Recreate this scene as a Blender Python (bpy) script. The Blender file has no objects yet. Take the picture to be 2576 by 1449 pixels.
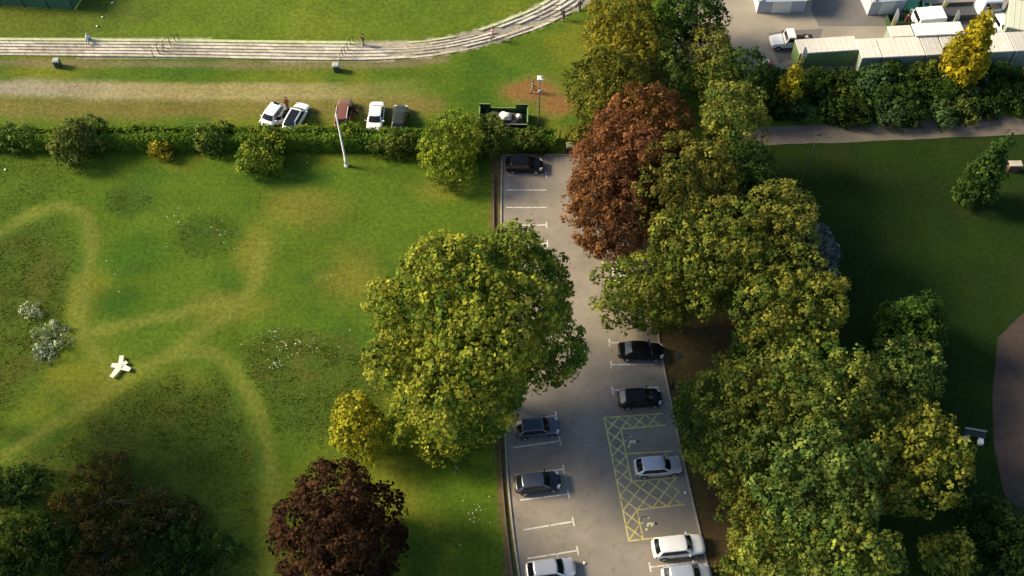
import bpy, bmesh, math, random
import numpy as np
from mathutils import Vector, Matrix, Quaternion

R = math.radians
scene = bpy.context.scene
COL = scene.collection
random.seed(7)

# ------------------------------------------------------------------ camera
CAM_H, PITCH = 88.0, R(56.7)
FPX, W0, H0 = 2627.0, 2576.0, 1449.0          # focal length in "photo units" of a 2576 px wide picture
cam_d = bpy.data.cameras.new('camera')
cam = bpy.data.objects.new('camera', cam_d)
COL.objects.link(cam)
cam.location = (0, 0, CAM_H)
cam.rotation_euler = (math.pi / 2 - PITCH, 0, 0)
cam_d.sensor_width = 36.0
cam_d.lens = 36.0 * FPX / W0
cam_d.clip_end = 8000
scene.camera = cam

# ------------------------------------------------------------------ light
SUN_EL, SUN_AZ = R(30), R(-78)                # azimuth from +Y, clockwise
to_sun = Vector((math.cos(SUN_EL) * math.sin(SUN_AZ), math.cos(SUN_EL) * math.cos(SUN_AZ), math.sin(SUN_EL)))
world = bpy.data.worlds.new('World')
scene.world = world
world.use_nodes = True
wn = world.node_tree
wn.nodes.clear()
sky = wn.nodes.new('ShaderNodeTexSky')
sky.sky_type = 'NISHITA'
sky.sun_disc = False
sky.sun_elevation = SUN_EL
sky.sun_rotation = SUN_AZ
bg = wn.nodes.new('ShaderNodeBackground')
bg.inputs['Strength'].default_value = 0.105
wo = wn.nodes.new('ShaderNodeOutputWorld')
wn.links.new(sky.outputs[0], bg.inputs[0])
wn.links.new(bg.outputs[0], wo.inputs[0])
sun_d = bpy.data.lights.new('sun', 'SUN')
sun_d.energy = 5.0
sun_d.angle = R(18)
sun_d.color = (1.0, 0.83, 0.54)
sun = bpy.data.objects.new('sun', sun_d)
COL.objects.link(sun)
sun.location = to_sun * 200
sun.rotation_euler = (-to_sun).to_track_quat('-Z', 'Y').to_euler()

vs = scene.view_settings
vs.view_transform = 'Standard'
vs.look = 'None'
vs.exposure = 0.88
vs.gamma = 1.0
vs.use_curve_mapping = False
scene.render.engine = 'CYCLES'

# ------------------------------------------------------------------ photo unit -> world
cp, sp = math.cos(PITCH), math.sin(PITCH)

def P(px, py, z=0.0):
    u, v = px - W0 / 2, py - H0 / 2
    dx, dy, dz = u, FPX * cp - v * sp, -FPX * sp - v * cp
    k = (z - CAM_H) / dz
    return Vector((dx * k, dy * k, z))

def depth(p):
    return p[1] * cp + (CAM_H - p[2]) * sp

# ------------------------------------------------------------------ numpy helpers
def in_poly(x, y, poly):
    n = len(poly)
    ins = np.zeros(x.shape, bool)
    j = n - 1
    for i in range(n):
        xi, yi = poly[i]
        xj, yj = poly[j]
        if yi != yj:
            c = ((yi > y) != (yj > y)) & (x < (xj - xi) * (y - yi) / (yj - yi) + xi)
            ins ^= c
        j = i
    return ins

def dist_line(x, y, pts):
    d = np.full(x.shape, 1e9)
    for (ax, ay), (bx, by) in zip(pts[:-1], pts[1:]):
        vx, vy = bx - ax, by - ay
        t = np.clip(((x - ax) * vx + (y - ay) * vy) / (vx * vx + vy * vy + 1e-9), 0, 1)
        d = np.minimum(d, np.hypot(x - ax - t * vx, y - ay - t * vy))
    return d

def _hash(ix, iy, s):
    n = (ix * 374761393 + iy * 668265263 + s * 982451653) & 0xffffffff
    n = ((n ^ (n >> 13)) * 1274126177) & 0xffffffff
    return ((n ^ (n >> 16)) & 0xffff) / 65535.0

def vnoise(x, y, scale, seed=0, octv=3):
    tot = np.zeros(np.shape(x))
    amp, s, norm = 1.0, 1.0 / scale, 0.0
    for o in range(octv):
        fx, fy = x * s, y * s
        ix, iy = np.floor(fx).astype(np.int64), np.floor(fy).astype(np.int64)
        tx, ty = fx - ix, fy - iy
        tx, ty = tx * tx * (3 - 2 * tx), ty * ty * (3 - 2 * ty)
        a, b = _hash(ix, iy, seed + o), _hash(ix + 1, iy, seed + o)
        c, d = _hash(ix, iy + 1, seed + o), _hash(ix + 1, iy + 1, seed + o)
        tot += amp * ((a * (1 - tx) + b * tx) * (1 - ty) + (c * (1 - tx) + d * tx) * ty)
        norm += amp
        amp *= 0.5
        s *= 2.1
    return tot / norm

def sstep(a, b, x):
    t = np.clip((x - a) / (b - a), 0, 1)
    return t * t * (3 - 2 * t)

def W2(pts, z=0):
    return [tuple(P(a, b, z)[:2]) for a, b in pts]

# ------------------------------------------------------------------ materials
MATS = {}

def mat(name, base, rough=0.7, var=0.0, scale=3.0, metal=0.0, coat=0.0, bump=0.0, bscale=20.0, spec=0.5, attr=False, trans=0.0):
    if name in MATS:
        return MATS[name]
    m = bpy.data.materials.new(name)
    m.use_nodes = True
    nt = m.node_tree
    b = nt.nodes['Principled BSDF']
    b.inputs['Base Color'].default_value = (*base, 1)
    b.inputs['Roughness'].default_value = rough
    b.inputs['Metallic'].default_value = metal
    b.inputs['Coat Weight'].default_value = coat
    b.inputs['Specular IOR Level'].default_value = spec
    tc = nt.nodes.new('ShaderNodeTexCoord')
    src = None
    if attr:
        at = nt.nodes.new('ShaderNodeAttribute')
        at.attribute_name = 'col'
        src = at.outputs['Color']
    if var > 0:
        nz = nt.nodes.new('ShaderNodeTexNoise')
        nz.inputs['Scale'].default_value = scale
        nz.inputs['Detail'].default_value = 6
        nz.inputs['Roughness'].default_value = 0.65
        nt.links.new(tc.outputs['Object'], nz.inputs['Vector'])
        mr = nt.nodes.new('ShaderNodeMapRange')
        mr.inputs['From Min'].default_value = 0.25
        mr.inputs['From Max'].default_value = 0.75
        mr.inputs['To Min'].default_value = 1 - var
        mr.inputs['To Max'].default_value = 1 + var
        nt.links.new(nz.outputs['Fac'], mr.inputs['Value'])
        mx = nt.nodes.new('ShaderNodeVectorMath')
        mx.operation = 'SCALE'
        if src is not None:
            nt.links.new(src, mx.inputs[0])
        else:
            mx.inputs[0].default_value = base
        nt.links.new(mr.outputs[0], mx.inputs['Scale'])
        src = mx.outputs[0]
    if src is not None:
        nt.links.new(src, b.inputs['Base Color'])
    if bump > 0:
        nb = nt.nodes.new('ShaderNodeTexNoise')
        nb.inputs['Scale'].default_value = bscale
        nb.inputs['Detail'].default_value = 5
        nt.links.new(tc.outputs['Object'], nb.inputs['Vector'])
        bp = nt.nodes.new('ShaderNodeBump')
        bp.inputs['Strength'].default_value = bump
        bp.inputs['Distance'].default_value = 0.15
        nt.links.new(nb.outputs['Fac'], bp.inputs['Height'])
        nt.links.new(bp.outputs[0], b.inputs['Normal'])
    if trans > 0:
        tr = nt.nodes.new('ShaderNodeBsdfTranslucent')
        nt.links.new(src, tr.inputs['Color'])
        ms = nt.nodes.new('ShaderNodeMixShader')
        ms.inputs[0].default_value = trans
        out = nt.nodes['Material Output']
        nt.links.new(b.outputs[0], ms.inputs[1])
        nt.links.new(tr.outputs[0], ms.inputs[2])
        nt.links.new(ms.outputs[0], out.inputs['Surface'])
    MATS[name] = m
    return m

M_GROUND = mat('ground_grass', (.08, .13, .02), 1.0, var=.42, scale=2.2, bump=.6, bscale=9, spec=.1, attr=True)
M_LEAF = mat('leaf', (.08, .12, .02), .75, attr=True, trans=.36, spec=.06, var=.12, scale=.6)
M_GRASS = mat('grass_blade', (.08, .12, .02), .8, attr=True, trans=.45, spec=.15, var=.1, scale=.5)
M_BARK = mat('bark', (.11, .085, .06), .95, var=.35, scale=4, bump=.6, bscale=12)
M_ASPH = mat('asphalt', (.245, .216, .182), .92, var=.2, scale=.35, bump=.25, bscale=25, spec=.25)
M_KERB = mat('kerb_concrete', (.34, .30, .235), .9, var=.25, scale=2)
M_WHITE = mat('road_paint_white', (.62, .6, .55), .8, var=.25, scale=5)
M_YELLOW = mat('road_paint_yellow', (.62, .53, .20), .8, var=.3, scale=6)
M_GLASS = mat('dark_window_glass', (.008, .01, .012), .06, spec=.6)
M_TYRE = mat('tyre_rubber', (.018, .018, .018), .85)
M_RIM = mat('alloy_rim', (.5, .5, .5), .35, metal=.8)
M_LAMP = mat('lamp_lens', (.55, .57, .6), .15, spec=.7)
M_TAIL = mat('tail_lens', (.25, .015, .015), .2)
M_PLASTIC = mat('black_plastic', (.015, .015, .016), .5)
M_PLATE = mat('number_plate', (.55, .5, .2), .6)
M_CONC = mat('pale_concrete', (.52, .48, .40), .9, var=.3, scale=1.4, bump=.2)
M_CONC2 = mat('weathered_concrete', (.40, .36, .29), .95, var=.35, scale=1.6, bump=.3)
M_MOSS = mat('mossy_concrete', (.42, .46, .25), .95, var=.3, scale=1.2)
M_PATH = mat('worn_path', (.115, .098, .08), .95, var=.28, scale=.8, bump=.3)
M_EARTHPATH = mat('brown_path', (.050, .034, .026), .95, var=.5, scale=.9, bump=.3)
M_DARKMETAL = mat('dark_metal', (.03, .032, .03), .55, metal=.3)
M_WHITEMETAL = mat('white_painted_metal', (.74, .73, .68), .5, var=.08, scale=3)
M_SKIN = mat('skin', (.42, .26, .18), .6)
M_TIMBER = mat('edging_timber', (.14, .095, .06), .9, var=.3, scale=5)

def stain(m, scale, lo, hi, dark, vor=False):
    nt = m.node_tree
    b = nt.nodes['Principled BSDF']
    src = b.inputs['Base Color'].links[0].from_socket
    tc = nt.nodes.new('ShaderNodeTexCoord')
    n = nt.nodes.new('ShaderNodeTexVoronoi' if vor else 'ShaderNodeTexNoise')
    n.inputs['Scale'].default_value = scale
    if vor:
        n.feature = 'DISTANCE_TO_EDGE'
        w = nt.nodes.new('ShaderNodeTexNoise')
        w.inputs['Scale'].default_value = .8
        a = nt.nodes.new('ShaderNodeVectorMath')
        a.operation = 'MULTIPLY_ADD'
        a.inputs[1].default_value = (2.5, 2.5, 0)
        nt.links.new(tc.outputs['Object'], w.inputs['Vector'])
        nt.links.new(w.outputs['Color'], a.inputs[0])
        nt.links.new(tc.outputs['Object'], a.inputs[2])
        nt.links.new(a.outputs[0], n.inputs['Vector'])
        val = n.outputs['Distance']
    else:
        n.inputs['Detail'].default_value = 3
        nt.links.new(tc.outputs['Object'], n.inputs['Vector'])
        val = n.outputs['Fac']
    mr = nt.nodes.new('ShaderNodeMapRange')
    mr.inputs['From Min'].default_value = lo
    mr.inputs['From Max'].default_value = hi
    mr.inputs['To Min'].default_value = dark if vor else 1.0
    mr.inputs['To Max'].default_value = 1.0 if vor else dark
    nt.links.new(val, mr.inputs['Value'])
    sc = nt.nodes.new('ShaderNodeVectorMath')
    sc.operation = 'SCALE'
    nt.links.new(src, sc.inputs[0])
    nt.links.new(mr.outputs[0], sc.inputs['Scale'])
    nt.links.new(sc.outputs[0], b.inputs['Base Color'])
stain(M_ASPH, 1.3, .60, .70, .8)
stain(M_ASPH, .11, .0, .009, .86, True)
stain(M_WHITE, 3.0, .52, .62, .6)
stain(M_YELLOW, 2.2, .52, .64, .62)
stain(M_PATH, 1.6, .58, .7, .6)
stain(M_EARTHPATH, .9, .5, .7, .5)

# ------------------------------------------------------------------ object helpers
def link(o, parent=None):
    COL.objects.link(o)
    if parent is not None:
        o.parent = parent
    return o

def tag(o, label=None, cat=None, group=None, kind=None):
    if label: o['label'] = label
    if cat: o['category'] = cat
    if group: o['group'] = group
    if kind: o['kind'] = kind
    return o

def thing(name, label, cat, loc=(0, 0, 0), rz=0.0, group=None):
    o = bpy.data.objects.new(name, None)
    o.empty_display_size = .3
    link(o)
    o.location = loc
    o.rotation_euler = (0, 0, rz)
    return tag(o, label, cat, group)

def obj(name, verts, faces, m, parent=None, smooth=False, loc=None):
    me = bpy.data.meshes.new(name)
    me.from_pydata([tuple(v) for v in verts], [], [tuple(f) for f in faces])
    me.materials.append(m)
    if smooth:
        for p in me.polygons:
            p.use_smooth = True
    me.update()
    o = bpy.data.objects.new(name, me)
    if loc is not None:
        o.location = loc
    return link(o, parent)

def obj_np(name, V, F, m, cols=None, parent=None, smooth=False):
    """V (n,3), F (k,4) quads or (k,3) tris, cols (k,3) one colour for each face"""
    me = bpy.data.meshes.new(name)
    n, k, w = len(V), len(F), F.shape[1]
    me.vertices.add(n)
    me.vertices.foreach_set('co', V.astype(np.float32).ravel())
    me.loops.add(k * w)
    me.polygons.add(k)
    me.polygons.foreach_set('loop_start', np.arange(0, k * w, w, dtype=np.int32))
    me.loops.foreach_set('vertex_index', F.astype(np.int32).ravel())
    me.update(calc_edges=True)
    if cols is not None:
        a = me.color_attributes.new('col', 'FLOAT_COLOR', 'CORNER')
        c4 = np.ones((k * w, 4), np.float32)
        c4[:, :3] = np.repeat(cols, w, axis=0)
        a.data.foreach_set('color', c4.ravel())
    if smooth:
        me.polygons.foreach_set('use_smooth', np.ones(k, bool))
    me.materials.append(m)
    me.validate()
    return link(bpy.data.objects.new(name, me), parent)

def box_vf(x0, x1, y0, y1, z0, z1):
    v = [(x0, y0, z0), (x1, y0, z0), (x1, y1, z0), (x0, y1, z0), (x0, y0, z1), (x1, y0, z1), (x1, y1, z1), (x0, y1, z1)]
    f = [(0, 3, 2, 1), (4, 5, 6, 7), (0, 1, 5, 4), (1, 2, 6, 5), (2, 3, 7, 6), (3, 0, 4, 7)]
    return v, f

class MB:
    def __init__(s):
        s.v, s.f = [], []
    def add(s, v, f):
        o = len(s.v)
        s.v += [tuple(a) for a in v]
        s.f += [tuple(i + o for i in q) for q in f]
        return s
    def box(s, *a):
        return s.add(*box_vf(*a))
    def hexa(s, bot, top):
        return s.add(list(bot) + list(top), [(3, 2, 1, 0), (4, 5, 6, 7), (0, 1, 5, 4), (1, 2, 6, 5), (2, 3, 7, 6), (3, 0, 4, 7)])
    def tube(s, pts, rad, n=8):
        pts = [Vector(p) for p in pts]
        if not hasattr(rad, '__len__'):
            rad = [rad] * len(pts)
        o = len(s.v)
        for i, p in enumerate(pts):
            d = (pts[min(i + 1, len(pts) - 1)] - pts[max(i - 1, 0)]).normalized()
            a = d.orthogonal().normalized()
            b = d.cross(a)
            for k in range(n):
                t = 2 * math.pi * k / n
                s.v.append(tuple(p + (a * math.cos(t) + b * math.sin(t)) * rad[i]))
        for i in range(len(pts) - 1):
            for k in range(n):
                k2 = (k + 1) % n
                s.f.append((o + i * n + k, o + i * n + k2, o + (i + 1) * n + k2, o + (i + 1) * n + k))
        s.f.append(tuple(o + k for k in range(n))[::-1])
        s.f.append(tuple(o + (len(pts) - 1) * n + k for k in range(n)))
        return s
    def build(s, name, m, parent=None, smooth=False, loc=None):
        return obj(name, s.v, s.f, m, parent, smooth, loc)

def bevel(o, w=.02, seg=2):
    b = o.modifiers.new('bevel', 'BEVEL')
    b.width = w
    b.segments = seg
    b.limit_method = 'ANGLE'
    return o

def sheet(name, pts, m, z, parent=None, kind=None):
    """flat polygon, triangulated by bmesh"""
    bm = bmesh.new()
    vs_ = [bm.verts.new((p[0], p[1], z)) for p in pts]
    f = bm.faces.new(vs_)
    if f.normal.z < 0:
        f.normal_flip()
    bm.normal_update()
    if f.normal.z < 0:
        bmesh.ops.reverse_faces(bm, faces=[f])
    bmesh.ops.triangulate(bm, faces=bm.faces[:])
    me = bpy.data.meshes.new(name)
    bm.to_mesh(me)
    bm.free()
    me.materials.append(m)
    o = bpy.data.objects.new(name, me)
    link(o, parent)
    if kind:
        o['kind'] = kind
    return o

def ribbon(name, lines, width, m, z, parent):
    """flat painted strokes: list of polylines in world xy"""
    b = MB()
    zz = z
    for ln in lines:
        zz += .0004
        for (ax, ay), (bx, by) in zip(ln[:-1], ln[1:]):
            d = Vector((bx - ax, by - ay))
            if d.length < 1e-4:
                continue
            d.normalize()
            n = Vector((-d.y, d.x)) * width / 2
            e = d * width * .3
            b.add([(ax - n.x - e.x, ay - n.y - e.y, zz), (bx - n.x + e.x, by - n.y + e.y, zz), (bx + n.x + e.x, by + n.y + e.y, zz), (ax + n.x - e.x, ay + n.y - e.y, zz)], [(0, 1, 2, 3)])
    return b.build(name, m, parent)

# ================================================================== GROUND
T_FRONT = [(-900, 136), (-300, 139), (0, 140), (400, 144), (700, 150), (870, 153), (1000, 150), (1100, 142), (1200, 122), (1300, 93), (1380, 62), (1450, 28), (1500, -5), (1540, -60), (1560, -140)]
T_BACK = [(-900, 92), (-300, 94), (0, 95), (440, 98), (900, 104), (980, 105), (1050, 103), (1130, 92), (1200, 75), (1265, 50), (1330, 22), (1385, -5), (1430, -55), (1460, -140)]

def resample(pts, n):
    pts = np.array(pts, float)
    d = np.r_[0, np.cumsum(np.hypot(*np.diff(pts, axis=0).T))]
    t = np.linspace(0, d[-1], n)
    return np.c_[np.interp(t, d, pts[:, 0]), np.interp(t, d, pts[:, 1])]

def smooth_line(pts, n, it=8):
    a = resample(pts, n)
    for _ in range(it):
        a[1:-1] = (a[:-2] + 2 * a[1:-1] + a[2:]) / 4
    return a

TF = smooth_line(W2(T_FRONT), 160)
TB = smooth_line(W2(T_BACK, .8), 160)
POLY_F = [tuple(p) for p in TF] + [(TF[-1][0] + 4, 900), (-900, 900), (-900, TF[0][1])]
POLY_B = [tuple(p) for p in TB] + [(TB[-1][0] + 4, 900), (-900, 900), (-900, TB[0][1])]
TERR = .8

def gh(x, y):
    """ground height"""
    x, y = np.atleast_1d(np.asarray(x, float)), np.atleast_1d(np.asarray(y, float))
    inf, inb = in_poly(x, y, POLY_F), in_poly(x, y, POLY_B)
    df = dist_line(x, y, [tuple(p) for p in TF])
    db = dist_line(x, y, [tuple(p) for p in TB])
    t = np.where(inb, 1.0, np.where(inf, df / (df + db + 1e-6), 0.0))
    return TERR * t

def gz(p):
    return float(gh(p[0], p[1])[0])

def G(px, py):
    p = P(px, py)
    z = gz(p)
    if z > 0:
        for _ in range(4):
            p = P(px, py, z)
            z = gz(p)
        p.z = z
    return p

xs = np.r_[-3000, -1500, -700, -350, -200, -130, np.arange(-90, 90.01, .5), 130, 200, 350, 700, 1500, 3000]
ys = np.r_[-3000, -1500, -600, -250, -100, -40, -10, np.arange(8, 130.01, .5), 160, 220, 350, 700, 1500, 3000]
GX, GY = np.meshgrid(xs, ys)
gx, gy = GX.ravel(), GY.ravel()
gzz = gh(gx, gy)
inf, inb = in_poly(gx, gy, POLY_F), in_poly(gx, gy, POLY_B)
gzz = np.where(inf & ~inb, gzz - np.where(gx > P(960, 120).x, .01, .14), gzz) + (vnoise(gx, gy, 6, 3) - .5) * .0

# --- colours of the ground cover; the right lawn's also carries shade
def mixc(c, col, k):
    k = np.clip(k, 0, 1)[:, None]
    return c * (1 - k) + np.array(col) * k

n1, n2, n3 = vnoise(gx, gy, 11, 1), vnoise(gx, gy, 4, 5), vnoise(gx, gy, 1.6, 9)
C = np.tile(np.array([.070, .118, .010]), (len(gx), 1))
C = mixc(C, (.118, .140, .014), sstep(.42, .68, n1))
C = mixc(C, (.040, .095, .010), sstep(.55, .78, n2) * .75)

def px_ell(cx, cy, rx, ry):
    c = P(cx, cy)
    ax = abs(P(cx + rx, cy).x - c.x)
    ay = abs(P(cx, cy - ry).y - c.y)
    return np.sqrt(((gx - c.x) / ax) ** 2 + ((gy - c.y) / ay) ** 2)

wob = (n2 - .5) * 1.2 + (n3 - .5) * .5
# far field a touch yellower
C = mixc(C, (.105, .150, .014), inb * .55)
C = mixc(C, (.075, .10, .016), (px_ell(80, 40, 300, 60) < 1.1) * .6)
# dry band of grass and the dirt track in front of the terrace
dl = dist_line(gx, gy, W2([(-700, 268), (0, 268), (500, 272), (900, 270), (1080, 265)]))
C = mixc(C, (.150, .125, .035), sstep(2.6, .4, dl + wob * 1.3) * .85)
dl = dist_line(gx, gy, W2([(-700, 218), (0, 220), (300, 228), (620, 234), (900, 232), (1050, 222)]))
fade = np.interp(gx, [P(0, 220).x, P(300, 220).x, P(800, 220).x, P(1050, 220).x], [1, .9, .75, .1])
tr = sstep(1.9, .6, dl + wob * .8) * fade
colt = np.c_[np.interp(gx, [P(100, 220).x, P(450, 220).x], [.25, .26]), np.interp(gx, [P(100, 220).x, P(450, 220).x], [.225, .22]), np.interp(gx, [P(100, 220).x, P(450, 220).x], [.17, .095])]
C = C * (1 - tr[:, None]) + colt * tr[:, None]
for off in (212, 238):
    dl = dist_line(gx, gy, W2([(-700, off), (200, off + 2), (700, off + 4), (850, off + 3)]))
    C = mixc(C, (.29, .24, .12), sstep(.5, .1, dl + wob * .25) * .5)
dl = dist_line(gx, gy, W2([(-700, 158), (0, 158), (870, 165), (1000, 160), (1120, 150)]))
C = mixc(C, (.17, .14, .075), sstep(.9, .2, dl + wob * .5) * .8)
# mulch patch by the lamp post
e = np.minimum(px_ell(1340, 228, 62, 24), px_ell(1405, 262, 48, 26))
C = mixc(C, (.20, .088, .035), sstep(1.25, .75, e + wob * .5))
C = mixc(C, (.17, .12, .04), sstep(1.9, 1.1, e + wob * .8) * .45)
# dry patch by the hedge end / worn spots on the lawn
for cx, cy, rx, ry in ((1120, 470, 90, 40), (640, 640, 60, 90), (760, 520, 120, 60), (560, 770, 140, 50), (880, 700, 120, 80)):
    C = mixc(C, (.165, .150, .024), sstep(1.2, .3, px_ell(cx, cy, rx, ry) + wob * .5) * .55)
for cx, cy, rx, ry in ((350, 640, 90, 60), (300, 760, 90, 50), (520, 585, 85, 55), (330, 500, 75, 45), (700, 440, 120, 35)):
    C = mixc(C, (.030, .085, .008), sstep(1.25, .4, px_ell(cx, cy, rx, ry) + wob * .6) * .75)
# long meadow growth
MEADOW = [(-10, 1380, 760, 260, 1), (-20, 790, 200, 260, 1), (760, 960, 235, 135, 1), (420, 1120, 250, 170, 1), (30, 470, 150, 70, .5), (520, 590, 80, 50, .5), (330, 500, 60, 40, .5)]
MOWN = [[(-120, 650), (0, 585), (90, 530), (165, 512), (225, 545), (235, 620), (205, 720), (195, 830), (240, 900), (300, 950)],
        [(-120, 1200), (0, 1150), (120, 1080), (240, 1000), (340, 930), (430, 890), (520, 872), (580, 910), (630, 990), (665, 1080), (685, 1180), (692, 1300), (690, 1449), (685, 1600)],
        [(430, 890), (560, 800), (640, 720), (660, 620)], [(235, 835), (400, 800), (560, 760)]]
dm = np.full(len(gx), 1e9)
for ln in MOWN:
    dm = np.minimum(dm, dist_line(gx, gy, [tuple(p) for p in smooth_line(W2(ln), 60, 6)]))
mead = np.zeros(len(gx))
for cx, cy, rx, ry, k in MEADOW:
    mead = np.maximum(mead, sstep(1.25, .75, px_ell(cx, cy, rx, ry) + wob * .45) * k)
mead *= sstep(.8, 1.7, dm + wob * .4)
hard = in_poly(gx, gy, W2([(565, 826), (700, 822), (1010, 816), (1010, 700), (560, 700)]))
mead *= np.where(hard, 0, 1)
C = mixc(C, (.048, .080, .011), mead * .88)
C = mixc(C, (.105, .080, .02), mead * sstep(.55, .72, n2) * .35)
C = mixc(C, (.138, .158, .026), sstep(1.05, .35, dm + wob * .6) * .7)
# right hand side: lawn colour darkened to stand in for shade, bare earth below the tree row
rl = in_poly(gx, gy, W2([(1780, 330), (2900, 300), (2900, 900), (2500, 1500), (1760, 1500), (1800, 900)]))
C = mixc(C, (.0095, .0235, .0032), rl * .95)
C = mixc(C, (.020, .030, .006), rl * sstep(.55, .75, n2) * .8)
ve = in_poly(gx + wob * 1.5, gy + wob, W2([(1600, 800), (1860, 780), (1960, 1000), (2150, 1500), (1700, 1700), (1640, 1000)]))
C = mixc(C, (.095, .062, .030), ve * .85)
ve = in_poly(gx + wob * 1.5, gy + wob, W2([(1420, 380), (1800, 360), (1800, 840), (1600, 860)]))
C = mixc(C, (.075, .055, .028), ve * .7)
# verge left of the car park
dl = dist_line(gx, gy, W2([(1248, 400), (1246, 600), (1250, 900), (1262, 1190), (1285, 1449), (1300, 1550)]))
C = mixc(C, (.13, .088, .05), sstep(.6, .25, dl + wob * .2) * .9)
C = mixc(C, (.42, .37, .29), (inf & ~inb) * .9)
C *= (0.82 + .36 * vnoise(gx, gy, 2.3, 21))[:, None]
nx, ny = len(xs), len(ys)
ii = (np.arange(ny - 1)[:, None] * nx + np.arange(nx - 1)[None, :]).ravel()
GF = np.c_[ii, ii + 1, ii + nx + 1, ii + nx]
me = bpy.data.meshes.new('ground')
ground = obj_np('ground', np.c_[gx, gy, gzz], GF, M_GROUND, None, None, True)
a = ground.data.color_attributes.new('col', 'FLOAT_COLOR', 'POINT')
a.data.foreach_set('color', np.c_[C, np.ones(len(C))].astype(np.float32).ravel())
ground['kind'] = 'structure'

# ================================================================== HARD SURFACES
Z_ROAD = .006
KL = W2([(1264, 393), (1263, 470), (1262, 560), (1264, 700), (1267, 880), (1271, 1050), (1277, 1190), (1291, 1330), (1308, 1449), (1330, 1600)])
KR = W2([(1618, 393), (1626, 500), (1640, 700), (1655, 860), (1672, 945), (1690, 1035), (1713, 1145), (1736, 1245), (1760, 1345), (1782, 1449), (1810, 1600)])
KLs, KRs = smooth_line(KL, 60, 4), smooth_line(KR, 60, 4)
car_park = sheet('car_park', [tuple(p) for p in KLs] + [tuple(p) for p in KRs[::-1]], M_ASPH, Z_ROAD, None, 'structure')

def walk(pts, step):
    pts = np.array(pts, float)
    d = np.r_[0, np.cumsum(np.hypot(*np.diff(pts, axis=0).T))]
    n = max(1, int(round(d[-1] / step)))
    t = np.linspace(0, d[-1], n + 1)
    return np.c_[np.interp(t, d, pts[:, 0]), np.interp(t, d, pts[:, 1])]

def kerb_run(pts, side, m, name='kerb_stone', wdt=.15, hgt=.12, step=.915, parent=None):
    q = walk(pts, step)
    for (ax, ay), (bx, by) in zip(q[:-1], q[1:]):
        d = Vector((bx - ax, by - ay)).normalized()
        n = Vector((-d.y, d.x)) * side
        e = d * .012
        a, b = Vector((ax, ay)) + e, Vector((bx, by)) - e
        h = hgt + random.uniform(-.008, .008)
        bot = [(a.x, a.y, -.02), (b.x, b.y, -.02), (b.x + n.x * wdt, b.y + n.y * wdt, -.02), (a.x + n.x * wdt, a.y + n.y * wdt, -.02)]
        top = [(x, y, h) for x, y, _ in bot]
        if side < 0:
            bot, top = bot[::-1], top[::-1]
        MB().hexa(bot, top).build(name, m, parent)

kerb_run(KLs, -1, M_KERB, parent=car_park)
kerb_run(KRs, 1, M_KERB, parent=car_park)
kerb_run(W2([(1264, 392), (1618, 392)]), 1, M_KERB, parent=car_park)
# timber edging boards left of the kerb
EDGE = smooth_line(W2([(1243, 440), (1243, 560), (1246, 700), (1249, 880), (1254, 1050), (1262, 1190), (1275, 1330), (1290, 1449), (1310, 1560)]), 50, 3)
kerb_run(EDGE, -1, M_TIMBER, 'timber_edging', .12, .22, 2.4, car_park)

ZL = Z_ROAD + .004
def park_line(x0, y0, x1, y1, tee=None):
    a, b = P(x0, y0), P(x1, y1)
    lines = [[tuple(a[:2]), tuple(b[:2])]]
    if tee:
        d = (b - a).normalized()
        n = Vector((-d.y, d.x, 0)) * .38
        e = a if tee == 'a' else b
        lines.append([tuple((e - n)[:2]), tuple((e + n)[:2])])
    ribbon('bay_line', lines, .125, M_WHITE, ZL, car_park)

for l in ((1310, 1258, 1430, 1243, 'b'), (1318, 1333, 1442, 1312, 'b'), (1328, 1405, 1453, 1385, 'b'), (1298, 1195, 1418, 1180, 'b'),
          (1292, 1126, 1409, 1109, 'b'), (1288, 1060, 1399, 1045, 'b'), (1278, 440, 1374, 440, 'b'), (1276, 478, 1374, 478, None), (1274, 522, 1374, 522, None),
          (1276, 567, 1375, 566, 'b'), (1276, 614, 1377, 613, 'b'), (1278, 664, 1380, 662, 'b'), (1533, 862, 1655, 862, 'a'), (1537, 917, 1648, 917, 'a'), (1541, 982, 1655, 974, 'a'),
          (1520, 706, 1630, 705, 'a'), (1524, 755, 1636, 754, 'a'), (1528, 808, 1642, 808, 'a'), (1516, 660, 1626, 659, 'a'), (1635, 1427, 1752, 1413, 'a')):
    park_line(*l)

hat = []
Q = lambda *a: [tuple(P(x, y)[:2]) for x, y in a]
hat += [Q((1520, 1051), (1582, 1361)), Q((1520, 1051), (1667, 1040)), Q((1562, 1079), (1673, 1070)), Q((1562, 1079), (1589, 1211)),
        Q((1603, 1283), (1617, 1354)), Q((1573, 1142), (1692, 1135)), Q((1589, 1211), (1705, 1201)), Q((1603, 1283), (1722, 1269)), Q((1582, 1361), (1735, 1343))]
def xcells(tl, tr, br, bl, nu, nv):
    tl, tr, br, bl = [Vector(a) for a in (tl, tr, br, bl)]
    f = lambda u, v: (tl * (1 - u) + tr * u) * (1 - v) + (bl * (1 - u) + br * u) * v
    out = []
    for i in range(nu):
        for j in range(nv):
            a, b, c, d = f(i / nu, j / nv), f((i + 1) / nu, j / nv), f((i + 1) / nu, (j + 1) / nv), f(i / nu, (j + 1) / nv)
            out.append(Q(tuple(a), tuple(c)))
            out.append(Q(tuple(b), tuple(d)))
    return out
hat += xcells((1554, 1048), (1655, 1041), (1662, 1071), (1562, 1079), 3, 1)
hat += xcells((1521, 1054), (1556, 1050), (1589, 1211), (1552, 1211), 1, 5)
hat += xcells((1552, 1211), (1589, 1211), (1603, 1283), (1567, 1285), 1, 2)
hat += xcells((1567, 1285), (1603, 1283), (1617, 1354), (1582, 1360), 1, 2)
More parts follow.
